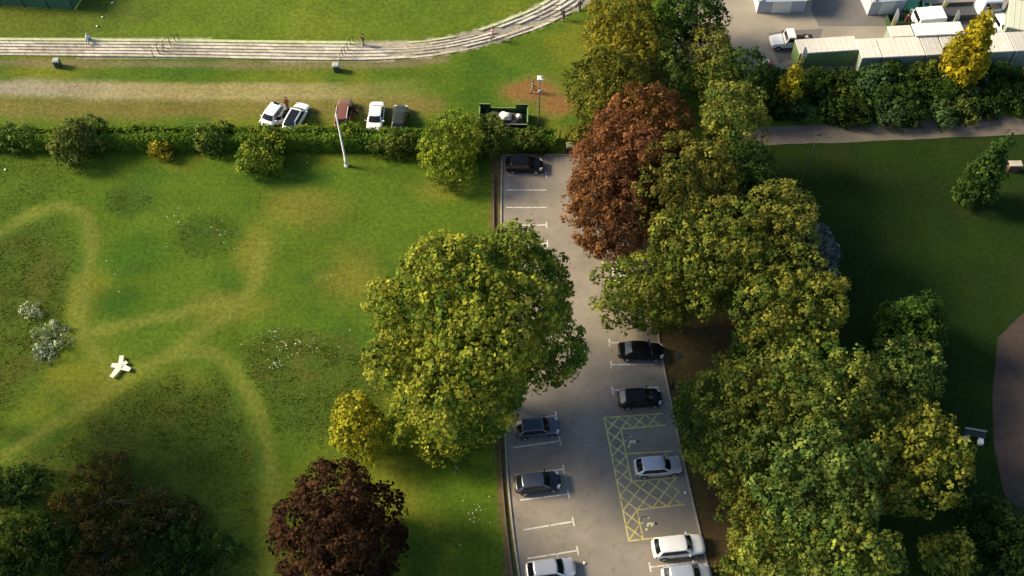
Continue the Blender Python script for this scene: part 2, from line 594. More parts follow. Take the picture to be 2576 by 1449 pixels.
hat += xcells((1589, 1211), (1700, 1202), (1716, 1270), (1603, 1283), 3, 2)
ribbon('hatch_marking', hat, .125, M_YELLOW, ZL, car_park)

def wheelchair(px, py, s):
    c = P(px, py)
    ang = -.12
    ca, sa = math.cos(ang), math.sin(ang)
    T = lambda x, y: (c.x + (x * ca - y * sa) * s, c.y + (x * sa + y * ca) * s)
    # picture lies on its side: head to the right, wheel to the upper left
    arc = [T(-.35 + .38 * math.cos(t), .28 + .38 * math.sin(t)) for t in np.linspace(R(35), R(235), 11)]
    lines = [arc, [T(-.05, 0), T(.5, .05)], [T(-.05, 0), T(-.12, -.38), T(-.2, -.62)], [T(.24, .02), T(.27, -.2)]]
    head = [T(.62 + .06 * math.cos(t), .06 + .06 * math.sin(t)) for t in np.linspace(0, 2 * math.pi, 9)]
    ribbon('wheelchair_symbol', lines + [head], .17, mat('symbol_paint', (.72, .68, .42), .8, var=.2, scale=5), ZL, car_park)
wheelchair(1588, 1110, 1.0)
wheelchair(1632, 1317, 1.0)

# footpaths and the depot yard
FP = smooth_line(W2([(1860, 346), (1950, 340), (2100, 336), (2300, 327), (2576, 314), (2900, 300), (3300, 285)]), 50, 3)
def path_sheet(name, c, w, m, z):
    L, Rr = [], []
    for i, p in enumerate(c):
        d = c[min(i + 1, len(c) - 1)] - c[max(i - 1, 0)]
        d = d / np.hypot(*d)
        n = np.array([-d[1], d[0]]) * (w / 2 + random.uniform(-.07, .07))
        L.append(tuple(p + n)); Rr.append(tuple(p - n))
    return sheet(name, L + Rr[::-1], m, z, None, 'structure')
path_sheet('footpath', FP, 2.7, M_PATH, .006)
sheet('brown_footpath', W2([(2900, 640), (2640, 740), (2560, 800), (2510, 850), (2496, 1000), (2500, 1120), (2525, 1240), (2580, 1330), (2900, 1400)]), M_EARTHPATH, .008, None, 'structure')
M_YARD = mat('yard_concrete', (.255, .225, .185), .95, var=.24, scale=.22, bump=.2)
M_YARD2 = mat('yard_asphalt', (.135, .125, .12), .95, var=.18, scale=.3, bump=.2)
depot_yard = sheet('depot_yard', W2([(1690, 150), (1720, -160), (3300, -260), (3300, 130), (2600, 150), (2160, 176), (1900, 190)]), M_YARD, .006, None, 'structure')
sheet('asphalt_patch', W2([(2040, 25), (2060, -120), (2320, -120), (2290, 48), (2235, 66), (2060, 66)]), M_YARD2, .012, depot_yard)
sheet('asphalt_patch', W2([(1940, 118), (1935, 84), (1970, 78), (2070, 72), (2060, 110), (1990, 150), (1960, 160)]), M_YARD2, .010, depot_yard)

# ================================================================== TERRACE
terrace = thing('stone_terrace', 'long stepped concrete terrace curving along the edge of the sports field', 'terrace', (0, 0, 0))
NT = 6
srng = np.random.default_rng(4)
d_f = np.r_[0, np.cumsum(np.hypot(*np.diff(TF, axis=0).T))]
NSEG = int(d_f[-1] / 3.0)
tpar = np.linspace(0, 159, NSEG + 1)
def terr_pt(u, v):
    a = np.array([np.interp(u, np.arange(160), TF[:, 0]), np.interp(u, np.arange(160), TF[:, 1])])
    b = np.array([np.interp(u, np.arange(160), TB[:, 0]), np.interp(u, np.arange(160), TB[:, 1])])
    return a * (1 - v) + b * v
x_lo, x_bend = P(-120, 120).x, P(960, 120).x
for j in range(NT):
    off = (j % 2) * .5 + srng.uniform(-.1, .1)
    for i in range(NSEG):
        u0, u1 = tpar[i] + off * (tpar[1] - tpar[0]), min(159, tpar[i + 1] + off * (tpar[1] - tpar[0]))
        mid = terr_pt((u0 + u1) / 2, .5)
        if mid[0] < x_lo or u1 - u0 < .3:
            continue
        broken = mid[0] > x_bend
        if broken and srng.random() < .3:
            continue
        g = .03
        du = .012
        v0, v1 = j / NT, (j + (.985 if not broken else srng.uniform(.86, .985))) / NT
        if j == NT - 1 and broken:
            v1 = .97
        h = TERR * (j + 1) / NT + srng.uniform(-.012, .012) - (srng.uniform(0, .06) if broken else 0)
        du = .015 * (u1 - u0) if not broken else srng.uniform(.01, .05) * (u1 - u0)
        A, B, C_, D = terr_pt(u0 + du, v0), terr_pt(u1 - du, v0), terr_pt(u1 - du, v1), terr_pt(u0 + du, v1)
        zb = max(-.05, h - .34)
        mm = M_CONC if srng.random() < .62 else M_CONC2
        if j == NT - 1:
            mm = M_MOSS
        MB().hexa([(*A, zb), (*B, zb), (*C_, zb), (*D, zb)], [(*A, h), (*B, h), (*C_, h), (*D, h)]).build('step_slab', mm, terrace)

def terr_z(p):
    """top of the slab below a point"""
    t = gz(p) / TERR
    return TERR * min(NT, math.floor(t * NT) + 1) / NT

def handrail(posts, label):
    t = thing('handrail', label, 'handrail', G(*posts[0]), 0, 'handrails on the terrace steps')
    base = t.location.copy()
    tops = []
    for a in posts:
        p = G(*a)
        z0 = gz(p) - .1
        zt = terr_z(p) + .95
        MB().tube([(p.x - base.x, p.y - base.y, z0 - base.z), (p.x - base.x, p.y - base.y, zt - base.z)], .045, 6).build('post', M_DARKMETAL, t)
        tops.append((p.x - base.x, p.y - base.y, zt - base.z - .02))
    MB().tube(tops, .022, 5).build('rail', M_DARKMETAL, t)
handrail([(387, 143), (398, 128), (413, 121), (428, 109), (441, 104)], 'dark metal handrail left of the left-hand terrace steps')
handrail([(402, 137), (413, 130), (431, 119), (451, 101)], 'dark metal handrail right of the left-hand terrace steps')
handrail([(857, 152), (862, 141), (868, 134), (875, 126), (882, 113), (889, 106)], 'dark metal handrail beside the litter bin at the terrace bend')

# ================================================================== FOLIAGE
def unit(v):
    return v / (np.linalg.norm(v, axis=1, keepdims=True) + 1e-9)

def leaf_cloud(rng, center, Rr, nl, lr, n, size, c1, c2, low=-.6, cone=False, taper=0.0):
    """crown = big lobes > clumps on the lobes' skin > leaves around each clump"""
    Rr = np.array(Rr, float)
    Rm = Rr.mean()
    i = np.arange(nl) + .5
    ph = np.arccos(1 - 2 * i / nl)
    th = math.pi * (1 + 5 ** .5) * i + rng.uniform(0, 6)
    d = np.c_[np.cos(th) * np.sin(ph), np.sin(th) * np.sin(ph), np.cos(ph)] + rng.normal(0, .2, (nl, 3))
    d = unit(d)
    d = d[d[:, 2] > low]
    nl = len(d)
    rad = lr * Rm * rng.uniform(.40, 1.35, nl)
    lc = d * np.maximum(Rr * .1, Rr - rad[:, None] * .8) * rng.uniform(.66, 1.16, (nl, 1))
    if cone:
        h = (lc[:, 2] / Rr[2] + 1) / 2
        k = np.clip(1.25 - 1.15 * h, .08, 1.2)
        lc[:, :2] *= k[:, None]
        rad = rad * np.clip(k * 1.1, .35, 1)
    else:
        if taper:
            h = (lc[:, 2] / Rr[2] + 1) / 2
            k = 1 + taper * (.5 - h)
            lc[:, :2] *= k[:, None]
            rad = rad * (1 + .5 * taper * (.5 - h))
        lc = np.r_[lc, np.zeros((1, 3))]
        rad = np.r_[rad, [Rr.min() * .5]]
    L = len(rad)
    ltint = np.clip(rng.normal(.5, .26, L), 0, 1)
    cr = float(np.clip(size * 2.3, .25, .75))                       # clump radius
    nc = int(np.clip(n / 17, 40, 6000))
    w = rad ** 2
    pk = rng.choice(L, int(nc * 2.4), p=w / w.sum())
    dv = unit(rng.normal(size=(len(pk), 3)) + np.array([0, 0, .2]))
    q = lc[pk] + dv * (rad[pk] * rng.uniform(.8, 1.1, len(pk)))[:, None]
    dd = np.linalg.norm(q[:, None, :] - lc[None], axis=2) / rad[None]
    dd[np.arange(len(q)), pk] = 9
    keep = (dd.min(1) > .86) | (rng.random(len(q)) < .06)
    q, dv, pk = q[keep][:nc], dv[keep][:nc], pk[keep][:nc]
    nc = len(q)
    crad = cr * rng.uniform(.55, 1.35, nc)
    ctint = np.clip(ltint[pk] + rng.normal(0, .3, nc), 0, 1)
    cbri = rng.uniform(.6, 1.3, nc)
    hi = rng.random(nc) < .14
    ctint[hi] = 1.0
    cbri[hi] *= 1.3
    hue = np.array([rng.uniform(.95, 1.1), rng.uniform(.97, 1.06), rng.uniform(.8, 1.1)])
    ci = rng.choice(nc, n, p=crad ** 2 / (crad ** 2).sum())
    dl = unit(rng.normal(size=(n, 3)) + dv[ci] * .9 + np.array([0, 0, .45]))
    p = q[ci] + dl * (crad[ci] * rng.uniform(.55, 1.05, n))[:, None]
    if not cone:                                                    # leaves on the inner boughs
        m_ = int(n * .16)
        p[:m_] = unit(rng.normal(size=(m_, 3))) * (Rr * .72) * (rng.random((m_, 1)) ** .4) * np.array([1, 1, .9])
        cin = np.clip(rng.normal(.3, .2, m_), 0, 1)
    nrm = unit(dl + rng.normal(0, .38, (n, 3)) + np.array([0, 0, .2]))
    t = unit(np.cross(nrm, rng.normal(size=(n, 3))))
    b = np.cross(nrm, t)
    s = size * rng.uniform(.4, 1.4, (n, 1))
    V = np.empty((n, 4, 3))
    V[:, 0] = p - t * s * .62
    V[:, 1] = p + b * s * .46 + nrm * s * .10
    V[:, 2] = p + t * s * .62
    V[:, 3] = p - b * s * .46 + nrm * s * .10
    V += np.array(center)
    F = np.arange(n * 4).reshape(n, 4)
    k = np.clip(ctint[ci] + rng.normal(0, .14, n), 0, 1)[:, None]
    cols = (np.array(c1) * (1 - k) + np.array(c2) * k) * (cbri[ci] * rng.uniform(.85, 1.15, n))[:, None]
    return V.reshape(-1, 3), F, np.clip(cols * hue * 1.38, .002, 1), lc, rad

GREEN = ((.036, .066, .014), (.105, .128, .026))
LIME = ((.050, .096, .014), (.178, .196, .024))
OLIVE = ((.046, .062, .012), (.120, .110, .020))
AUTUMN = ((.058, .068, .010), (.160, .130, .014))
COPPER = ((.060, .028, .013), (.148, .070, .026))
DCOPPER = ((.014, .007, .005), (.050, .022, .013))
DARK = ((.014, .034, .008), (.040, .068, .012))
BLUE = ((.060, .085, .075), (.105, .130, .115))
YELLOW = ((.140, .125, .012), (.255, .225, .018))
YGREEN = ((.052, .105, .012), (.150, .185, .018))
MIX = ((.040, .072, .014), (.135, .145, .026))

def fit_crown(px, py, rx, ry, clear, zmax=1.0):
    z = clear + 4
    for _ in range(6):
        c = P(px, py, z)
        s = FPX / depth(c)
        a = math.atan2(CAM_H - c.z, math.hypot(c.x, c.y))
        Rx, rm = rx / s, ry / s
        lo = (Rx * math.sin(a)) ** 2 + (.55 * Rx * math.cos(a)) ** 2
        if rm * rm < lo:
            Rz = .55 * Rx
            Ry = math.sqrt(max(.04, rm * rm - (Rz * math.cos(a)) ** 2)) / math.sin(a)
            Ry = max(Ry, .45 * Rx)
        else:
            Ry = Rx
            Rz = math.sqrt(rm * rm - (Rx * math.sin(a)) ** 2) / math.cos(a)
            if Rz > zmax * Rx:
                Rz = zmax * Rx
                Ry = math.sqrt(rm * rm - (Rz * math.cos(a)) ** 2) / math.sin(a)
        z = clear + Rz + gz(c)
    return P(px, py, z), (Rx, Ry, Rz)

TREE_N = 0
def foliage(name, label, cat, c, Rr, cols, size=.34, dens=1.0, clear=2.0, lr=.36, nl=None, group=None, trunk=True, cone=False, low=-.6, trad=None, taper=0.0):
    global TREE_N
    TREE_N += 1
    rng = np.random.default_rng(100 + TREE_N)
    g0 = gz(c)
    t = thing(name, label, cat, (c[0], c[1], g0), 0, group)
    zc = c[2] - g0
    Rm = sum(Rr) / 3
    area = 4 * math.pi * Rm * Rm
    n = int(min(64000, dens * area * 3.4 / (size * size) + 120))
    if nl is None:
        nl = int(np.clip(area / 8, 12, 60))
        lr = float(np.clip(1.2 / Rm + .17, .24, .5))
    V, F, cc, lc, rad = leaf_cloud(rng, (0, 0, zc), Rr, nl, lr, n, size, cols[0], cols[1], low, cone=cone, taper=taper)
    V[:, 2] = np.maximum(V[:, 2], .03)
    obj_np('crown' if trunk else 'foliage', V, F, M_LEAF, cc, t)
    b = MB()
    tr = trad or max(.05, Rm * .045)
    top = zc + Rr[2] * (.75 if cone else .25)
    bend = rng.normal(0, .25, 2)
    b.tube([(0, 0, -.1), (bend[0] * .3, bend[1] * .3, top * .35), (bend[0], bend[1], top * .7), (bend[0] * .8, bend[1] * .8, top)], [tr * 1.35, tr, tr * .72, tr * .3], 7)
    if not cone:
        for k in rng.choice(len(lc), min(len(lc), 7 if Rm > 1.5 else 3), replace=False):
            e = lc[k] * .92
            s0 = max(.1, min(clear * 1.0 + .3, zc))
            b.tube([(bend[0] * .4, bend[1] * .4, s0), (e[0] * .5, e[1] * .5, (s0 + zc + e[2]) / 2), (e[0], e[1], max(.1, zc + e[2]))], [tr * .6, tr * .4, tr * .12], 5)
    b.build('trunk' if trunk else 'stem', M_BARK, t, True)
    return t

def tree(label, px, py, rx, ry, cols, clear=3.0, size=.36, dens=1.0, name='tree', zmax=1.05, **k):
    clear *= (1.2 if px > 1690 else .5)
    size *= .7
    dens *= .8
    k.setdefault('low', -.92)
    c, Rr = fit_crown(px, py, rx, ry, clear, zmax)
    return foliage(name, label, 'tree', c, Rr, cols, size, dens, clear, **k)

def shrub(label, px, py, rx, ry, cols, size=.24, dens=1.0, clear=0.0, name='shrub', cat='shrub', **k):
    c, Rr = fit_crown(px, py, rx, ry, clear, .75)
    c.z = max(c.z - Rr[2] * .18, Rr[2] * .8)
    return foliage(name, label, cat, c, Rr, cols, size, dens, .15, trunk=False, low=-.9, **k)

# ---- big trees by the car park
tree('largest yellow-green lime tree, standing left of the car park road', 1197, 840, 264, 286, LIME, 3.0, .42, 1.7, 'lime_tree', taper=.75, zmax=1.2, low=-.4)
tree('lower yellow-green tree tucked in front of the largest tree', 1095, 1055, 135, 95, LIME, .8, .38, 1.1)
tree('small bright yellow-green tree leaning out at the lower left of the largest tree', 905, 1066, 64, 92, ((.10, .115, .012), (.225, .22, .016)), 1.2, .34)
tree('dark copper-leaved tree below the largest tree at the bottom edge', 850, 1345, 150, 165, DCOPPER, 1.0, .40, 1.6, 'copper_tree')
# ---- the row right of the road, far to near
tree('tall yellowing tree at the top edge between the sports field and the yard', 1570, 95, 82, 130, AUTUMN, 3, .36)
tree('olive-green tree at the field edge beside the mulch patch', 1520, 225, 90, 105, OLIVE, 1.5, .36)
tree('dark green tree at the top edge beside the depot yard', 1735, 30, 85, 80, DARK, 2, .36)
tree('slim green tree between the copper beech and the depot yard', 1672, 165, 60, 95, GREEN, 2, .34)
tree('yellow-green tree in front of the depot yard concrete', 1795, 165, 52, 92, MIX, 1.5, .32)
tree('shaded green tree behind the copper beech beside the yard', 1868, 205, 62, 75, DARK, 1, .32)
tree('farthest russet copper beech, next to the olive tree by the mulch patch', 1618, 325, 112, 110, COPPER, 2.5, .34, 1.15, 'copper_beech')
tree('nearest russet copper beech with its crown hanging over the car park road', 1532, 520, 104, 142, COPPER, 1.5, .34, 1.2, 'copper_beech')
tree('tall russet copper beech between the two other copper crowns', 1575, 425, 118, 125, COPPER, 3.5, .34, 1.15, 'copper_beech')
tree('olive-gold tree in the middle of the row beside the copper beech', 1720, 480, 142, 130, OLIVE, 3, .36, 1.1)
tree('pointed bright-topped tree right of the copper beech', 1850, 300, 78, 92, MIX, 4, .34)
tree('dark green tree between the pointed tree and the shaded lawn', 1862, 450, 78, 92, DARK, 3, .34)
tree('mid-green tree with rounded crown at the centre of the row', 1790, 612, 150, 122, MIX, 4, .36, 1.1)
tree('yellow-tipped tree at the left edge of the shaded lawn', 1955, 560, 95, 100, MIX, 3, .34)
tree('blue-grey conifer at the edge of the shaded lawn', 2058, 645, 58, 98, BLUE, 1, .30, 1.1, 'conifer', cone=True)
tree('green tree leaning over the parking bays above the black saloon', 1660, 742, 165, 98, MIX, 3.0, .36, 1.15)
tree('bright green tree below the blue-grey conifer', 1985, 752, 142, 118, MIX, 4, .36, 1.1)
tree('green tree with brownish left flank beside the yellow hatched bays', 1838, 1062, 128, 168, MIX, 1.2, .36, 1.05)
tree('light green tree in the middle of the lower right group', 2035, 985, 172, 130, MIX, 4.5, .38, 1.0)
tree('middle green tree bridging the two halves of the row', 1940, 875, 95, 62, DARK, 1.5, .36)
tree('small round bright green tree standing clear at the right of the row', 2275, 935, 84, 78, GREEN, 2, .34)
tree('broad olive-green tree reaching right towards the grey bench', 2272, 1150, 156, 138, MIX, 3, .38)
tree('wide green tree at the heart of the lower right group', 2040, 1215, 180, 145, GREEN, 4.5, .40, 1.05)
tree('yellow-green tree at the bottom edge beside the white parked car', 2080, 1400, 185, 108, MIX, 4, .42, 1.05)
tree('low dark green tree between the hatched bays and the lower right group', 1900, 1330, 85, 125, MIX, 1.0, .34)
tree('small yellow-tipped tree at the bottom right near the brown path', 2380, 1405, 70, 66, MIX, 1.5, .36)

# ---- conifers on the right lawn
def cone_tree(label, base, h, r, cols, name='conifer', size=.28, dens=1.2):
    b = P(*base)
    return foliage(name, label, 'tree', Vector((b.x, b.y, h / 2 + .15)), (r, r, h / 2), cols, size, dens, .3, cone=True, low=-1, nl=70, lr=.24, trad=.12)
cone_tree('dark conical conifer on the shaded lawn near the right edge', (2440, 508), 10.5, 1.8, DARK)
cone_tree('dark spreading conifer in deep shade at the right of the lawn', (2265, 875), 9.5, 3.4, DARK)
cone_tree('slim bright yellow sapling in front of the green container', (1975, 262), 6.5, 1.1, YELLOW, 'sapling', .3)
cone_tree('tall yellow-leaved tree in front of the white cabins', (2398, 212), 11.0, 2.4, (YELLOW[0], (.25, .20, .012)), 'poplar_tree', .36, 1.4)

# ---- unseen trees added beyond the left edge of the picture to throw shade into it
for k, (px, py, rx) in enumerate(((-260, 900, 170), (-240, 1090, 180), (-420, 1250, 190), (-200, 1290, 150))):
    tree(['unseen broad green shade tree added left of the meadow', 'second unseen broad green shade tree left of the meadow', 'third unseen broad green shade tree left of the meadow', 'nearest unseen broad green shade tree left of the meadow'][k], px, py, rx, rx, GREEN, 13, .5, .8)

# ---- hedge
HP = walk(W2([(-110, 366), (300, 364), (700, 364), (1060, 366), (1230, 372), (1395, 366)]), .5)
hedge = thing('hedge', 'long clipped green hedge running between the parked cars and the lawn', 'hedge', (HP[0][0], HP[0][1], 0))
rng = np.random.default_rng(55)
n = 70000
k = rng.integers(0, len(HP) - 1, n)
f = rng.random((n, 1))
bp = HP[k] * (1 - f) + HP[k + 1] * f
side = rng.random(n)
hw, hh = 1.1 + .35 * (vnoise(bp[:, 0], bp[:, 0] * 0, 2.5, 31) - .5), 2.25 + .7 * (vnoise(bp[:, 0], bp[:, 0] * 0 + 3, 3.2, 33) - .5)
ang = rng.uniform(-.15, math.pi + .15, n)
ex = np.sign(np.cos(ang)) * np.abs(np.cos(ang)) ** .5
ez = np.abs(np.sin(ang)) ** .5
sc = rng.uniform(.72, 1.04, n)
pos = np.c_[bp[:, 0] + rng.normal(0, .1, n), bp[:, 1] + ex * hw * sc, np.maximum(.05, ez * hh * sc * np.where(rng.random(n) < .5, rng.random(n) ** .5, 1))]
nr = unit(np.c_[rng.normal(0, .4, n), ex + rng.normal(0, .4, n), ez + rng.normal(0, .4, n)])
t_ = unit(np.cross(nr, rng.normal(size=(n, 3))))
b_ = np.cross(nr, t_)
s_ = .20 * rng.uniform(.6, 1.4, (n, 1))
V = np.stack([pos - t_ * s_ * .6, pos + b_ * s_ * .45, pos + t_ * s_ * .6, pos - b_ * s_ * .45], 1) - np.array([HP[0][0], HP[0][1], 0])
kk = np.clip(vnoise(pos[:, 0], pos[:, 1], 2.0, 44) * 1.4 - .2 + rng.normal(0, .2, n), 0, 1)[:, None]
cc = (np.array((.055, .120, .014)) * (1 - kk) + np.array((.175, .260, .026)) * kk) * rng.uniform(.75, 1.25, (n, 1))
V = V.reshape(-1, 3)
V[:, 2] = np.maximum(V[:, 2], .02)
obj_np('foliage', V, np.arange(n * 4).reshape(n, 4), M_LEAF, cc, hedge)
b = MB()
for i in range(0, len(HP), 3):
    x, y = HP[i] - HP[0]
    b.tube([(x, y, -.1), (x + .05, y + .05, .7), (x - .05, y, 1.3)], [.04, .03, .01], 5)
b.build('stem', M_BARK, hedge)

SG = 'shrubs growing out of the hedge'
for lab, px, py, rx, ry, cl in (
    ('rounded green shrub at the left end of the hedge', 40, 345, 55, 30, GREEN),
    ('large rounded shrub, leftmost large one in front of the hedge', 198, 352, 60, 58, GREEN),
    ('low light green shrub right of the leftmost large shrub', 345, 338, 46, 22, YGREEN),
    ('small bright yellow bush in front of the hedge', 406, 374, 28, 25, YELLOW),
    ('green shrub with pale leaves right of the yellow bush', 535, 345, 56, 36, GREEN),
    ('leafy green shrub below the two white cars with open door', 655, 375, 56, 62, LIME),
    ('light green shrub in front of the second white car', 775, 342, 44, 24, YGREEN),
    ('light green shrub in front of the brown car', 888, 338, 42, 28, YGREEN),
    ('green shrub below the white saloon', 985, 362, 56, 28, GREEN),
    ('green shrub between the yellow-green tree and the skip', 1232, 338, 48, 48, GREEN),
    ('green shrub below the rubbish skip', 1325, 350, 58, 30, GREEN)):
    shrub(lab, px, py, rx, ry, cl, .24)
tree('yellow-green bushy tree in the hedge beside the skip', 1135, 365, 74, 92, YGREEN, .4, .28, 1.0, 'small_tree', zmax=.75)

# ---- shrub bank between the footpath and the depot cabins
brng = random.Random(12)
ordn = ['first', 'second', 'third', 'fourth', 'fifth', 'sixth', 'seventh', 'eighth', 'ninth', 'tenth', 'eleventh', 'twelfth']
for row, (y0, x0, x1, nn, desc) in enumerate(((276, 1955, 2560, 10, 'front row above the footpath'), (240, 1925, 2575, 10, 'middle row above the footpath'), (195, 1920, 2580, 11, 'back row below the cabins'))):
    for i in range(nn):
        px = x0 + (x1 - x0) * i / (nn - 1) + brng.uniform(-14, 14)
        py = y0 - (px - 2250) * .02 + brng.uniform(-9, 9)
        cl = brng.choice([DARK, DARK, ((.012, .026, .006), (.03, .05, .01)), ((.03, .055, .012), (.075, .095, .018)), ((.022, .05, .016), (.05, .085, .03))])
        shrub(f'{ordn[i]} dark shrub from the left in the {desc}', px, py, brng.uniform(24, 54), brng.uniform(18, 40), cl, brng.uniform(.2, .3), .9)
for lab, px, py, rx, h_, cl in (('brownish-green low bushes in the shade at the bottom left', 270, 1265, 130, .7, ((.045, .042, .012), (.10, .07, .02))),
        ('low olive bush right of the brownish-green bushes', 430, 1300, 70, .5, ((.035, .042, .012), (.07, .06, .018))), ('dark bramble mound in the bottom left corner', 80, 1400, 130, .9, DARK),
        ('dark bramble mound left of the dark copper tree', 480, 1420, 110, .7, DARK), ('dark low bramble between the corner mound and the copper tree', 270, 1410, 100, .8, ((.03, .035, .008), (.07, .05, .015))),
        ('low green bramble at the left edge above the corner mound', 40, 1235, 80, .6, DARK)):
    b_ = P(px, py)
    rr_ = rx / 26
    foliage('bramble', lab, 'shrub', Vector((b_.x, b_.y, h_ * .55)), (rr_, rr_ * .8, h_), cl, .22, .55, .1, trunk=False, low=-.2, nl=34, lr=.30)
for lab, px, py, rx in (('silver-grey leafy patch in the meadow left of the star platform', 130, 862, 52), ('smaller silver-grey leafy patch near the left edge of the meadow', 80, 790, 26), ('lowest silver-grey leafy patch in the left meadow', 105, 895, 24)):
    b_ = P(px, py)
    rr_ = rx / 25
    foliage('silver_herb', lab, 'plant', Vector((b_.x, b_.y, .25)), (rr_, rr_ * 1.1, .4), ((.10, .14, .08), (.34, .37, .30)), .17, .22, .05, trunk=False, low=-.2, nl=20, lr=.32)
shrub('dark shrub at the right edge below the brown path', 2535, 1330, 70, 55, DARK, .26, .8)
shrub('dark shrub in the bottom right corner', 2560, 1430, 80, 60, DARK, .26, .8)
shrub('dark shrub between the grey bench and the bottom right corner', 2470, 1290, 55, 40, DARK, .24, .8)
shrub('low olive shrub at the bottom edge beside the silver car', 1860, 1420, 60, 30, OLIVE, .24, .8)
shrub('low green shrub below the copper beech on the far lawn edge', 1465, 345, 40, 30, OLIVE, .24, .8)

# ---- meadow growth (uncountable)
rng = np.random.default_rng(77)
n = 260000
mx, my = rng.uniform(-62, 5, n), rng.uniform(25, 80, n)
ci = np.clip(np.searchsorted(xs, mx), 0, nx - 1)
cj = np.clip(np.searchsorted(ys, my), 0, ny - 1)
mk = mead.reshape(ny, nx)[cj, ci]
clump = vnoise(mx, my, 1.1, 61)
kp = rng.random(n) < mk * np.clip(clump * 2.2 - .5, .1, 1) * .8
mx, my, clump = mx[kp], my[kp], clump[kp]
n = len(mx)
az = rng.uniform(0, 6.28, n)
hgt = rng.uniform(.05, .2, n) * (.5 + clump)
wd = rng.uniform(.018, .05, n)
lean = rng.normal(0, .12, (n, 2))
base = np.c_[mx, my, np.full(n, -.01)]
tv = np.c_[np.cos(az) * wd, np.sin(az) * wd, np.zeros(n)]
tip = base + np.c_[lean[:, 0], lean[:, 1], hgt]
V = np.stack([base - tv, base + tv, tip + tv * .55, tip - tv * .45], 1).reshape(-1, 3)
kk = np.clip(vnoise(mx, my, 3.5, 71) * 1.6 - .3 + rng.normal(0, .2, n), 0, 1)[:, None]
cc = (np.array((.090, .150, .015)) * (1 - kk) + np.array((.18, .19, .026)) * kk) * rng.uniform(.8, 1.2, (n, 1))
mg = obj_np('meadow_grass', V, np.arange(n * 4).reshape(n, 4), M_GRASS, cc)
tag(mg, 'long tufted meadow grass left unmown between the paths', 'grass', kind='stuff')

# ---- small white flowers
pts = []
for cx, cy, rx, ry, q in ((735, 870, 150, 45, 90), (690, 915, 30, 20, 40), (680, 835, 60, 14, 25), (560, 590, 60, 40, 24), (450, 560, 120, 120, 22), (700, 430, 160, 60, 12), (820, 690, 120, 80, 8), (1190, 1290, 45, 130, 45), (1150, 1180, 20, 40, 12), (570, 1385, 14, 25, 14), (300, 700, 120, 120, 8)):
    for _ in range(int(q * .5)):
        a, r = rng.uniform(0, 6.28), abs(rng.normal(0, .5))
        pts.append(P(cx + rx * r * math.cos(a), cy + ry * r * math.sin(a)))
b = MB()
for p in pts:
    z, s = rng.uniform(.1, .3), rng.uniform(.025, .065)
    b.add([(p.x - s, p.y, z), (p.x, p.y - s, z + .02), (p.x + s, p.y, z), (p.x, p.y + s, z + .02)], [(0, 1, 2, 3)])
    b.add([(p.x - .008, p.y, -.01), (p.x + .008, p.y, -.01), (p.x + .004, p.y, z), (p.x - .004, p.y, z)], [(0, 1, 2, 3)])
fl = b.build('meadow_flowers', mat('petal_white', (.7, .7, .6), .8))
tag(fl, 'scattered small white flowers in the lawn and meadow', 'flowers', kind='stuff')

# ================================================================== CARS
def paint(name, c, rough=.35, metal=.0, coat=.6, spec=.5):
    return mat('paint_' + name, c, rough, metal=metal, coat=coat, spec=spec)

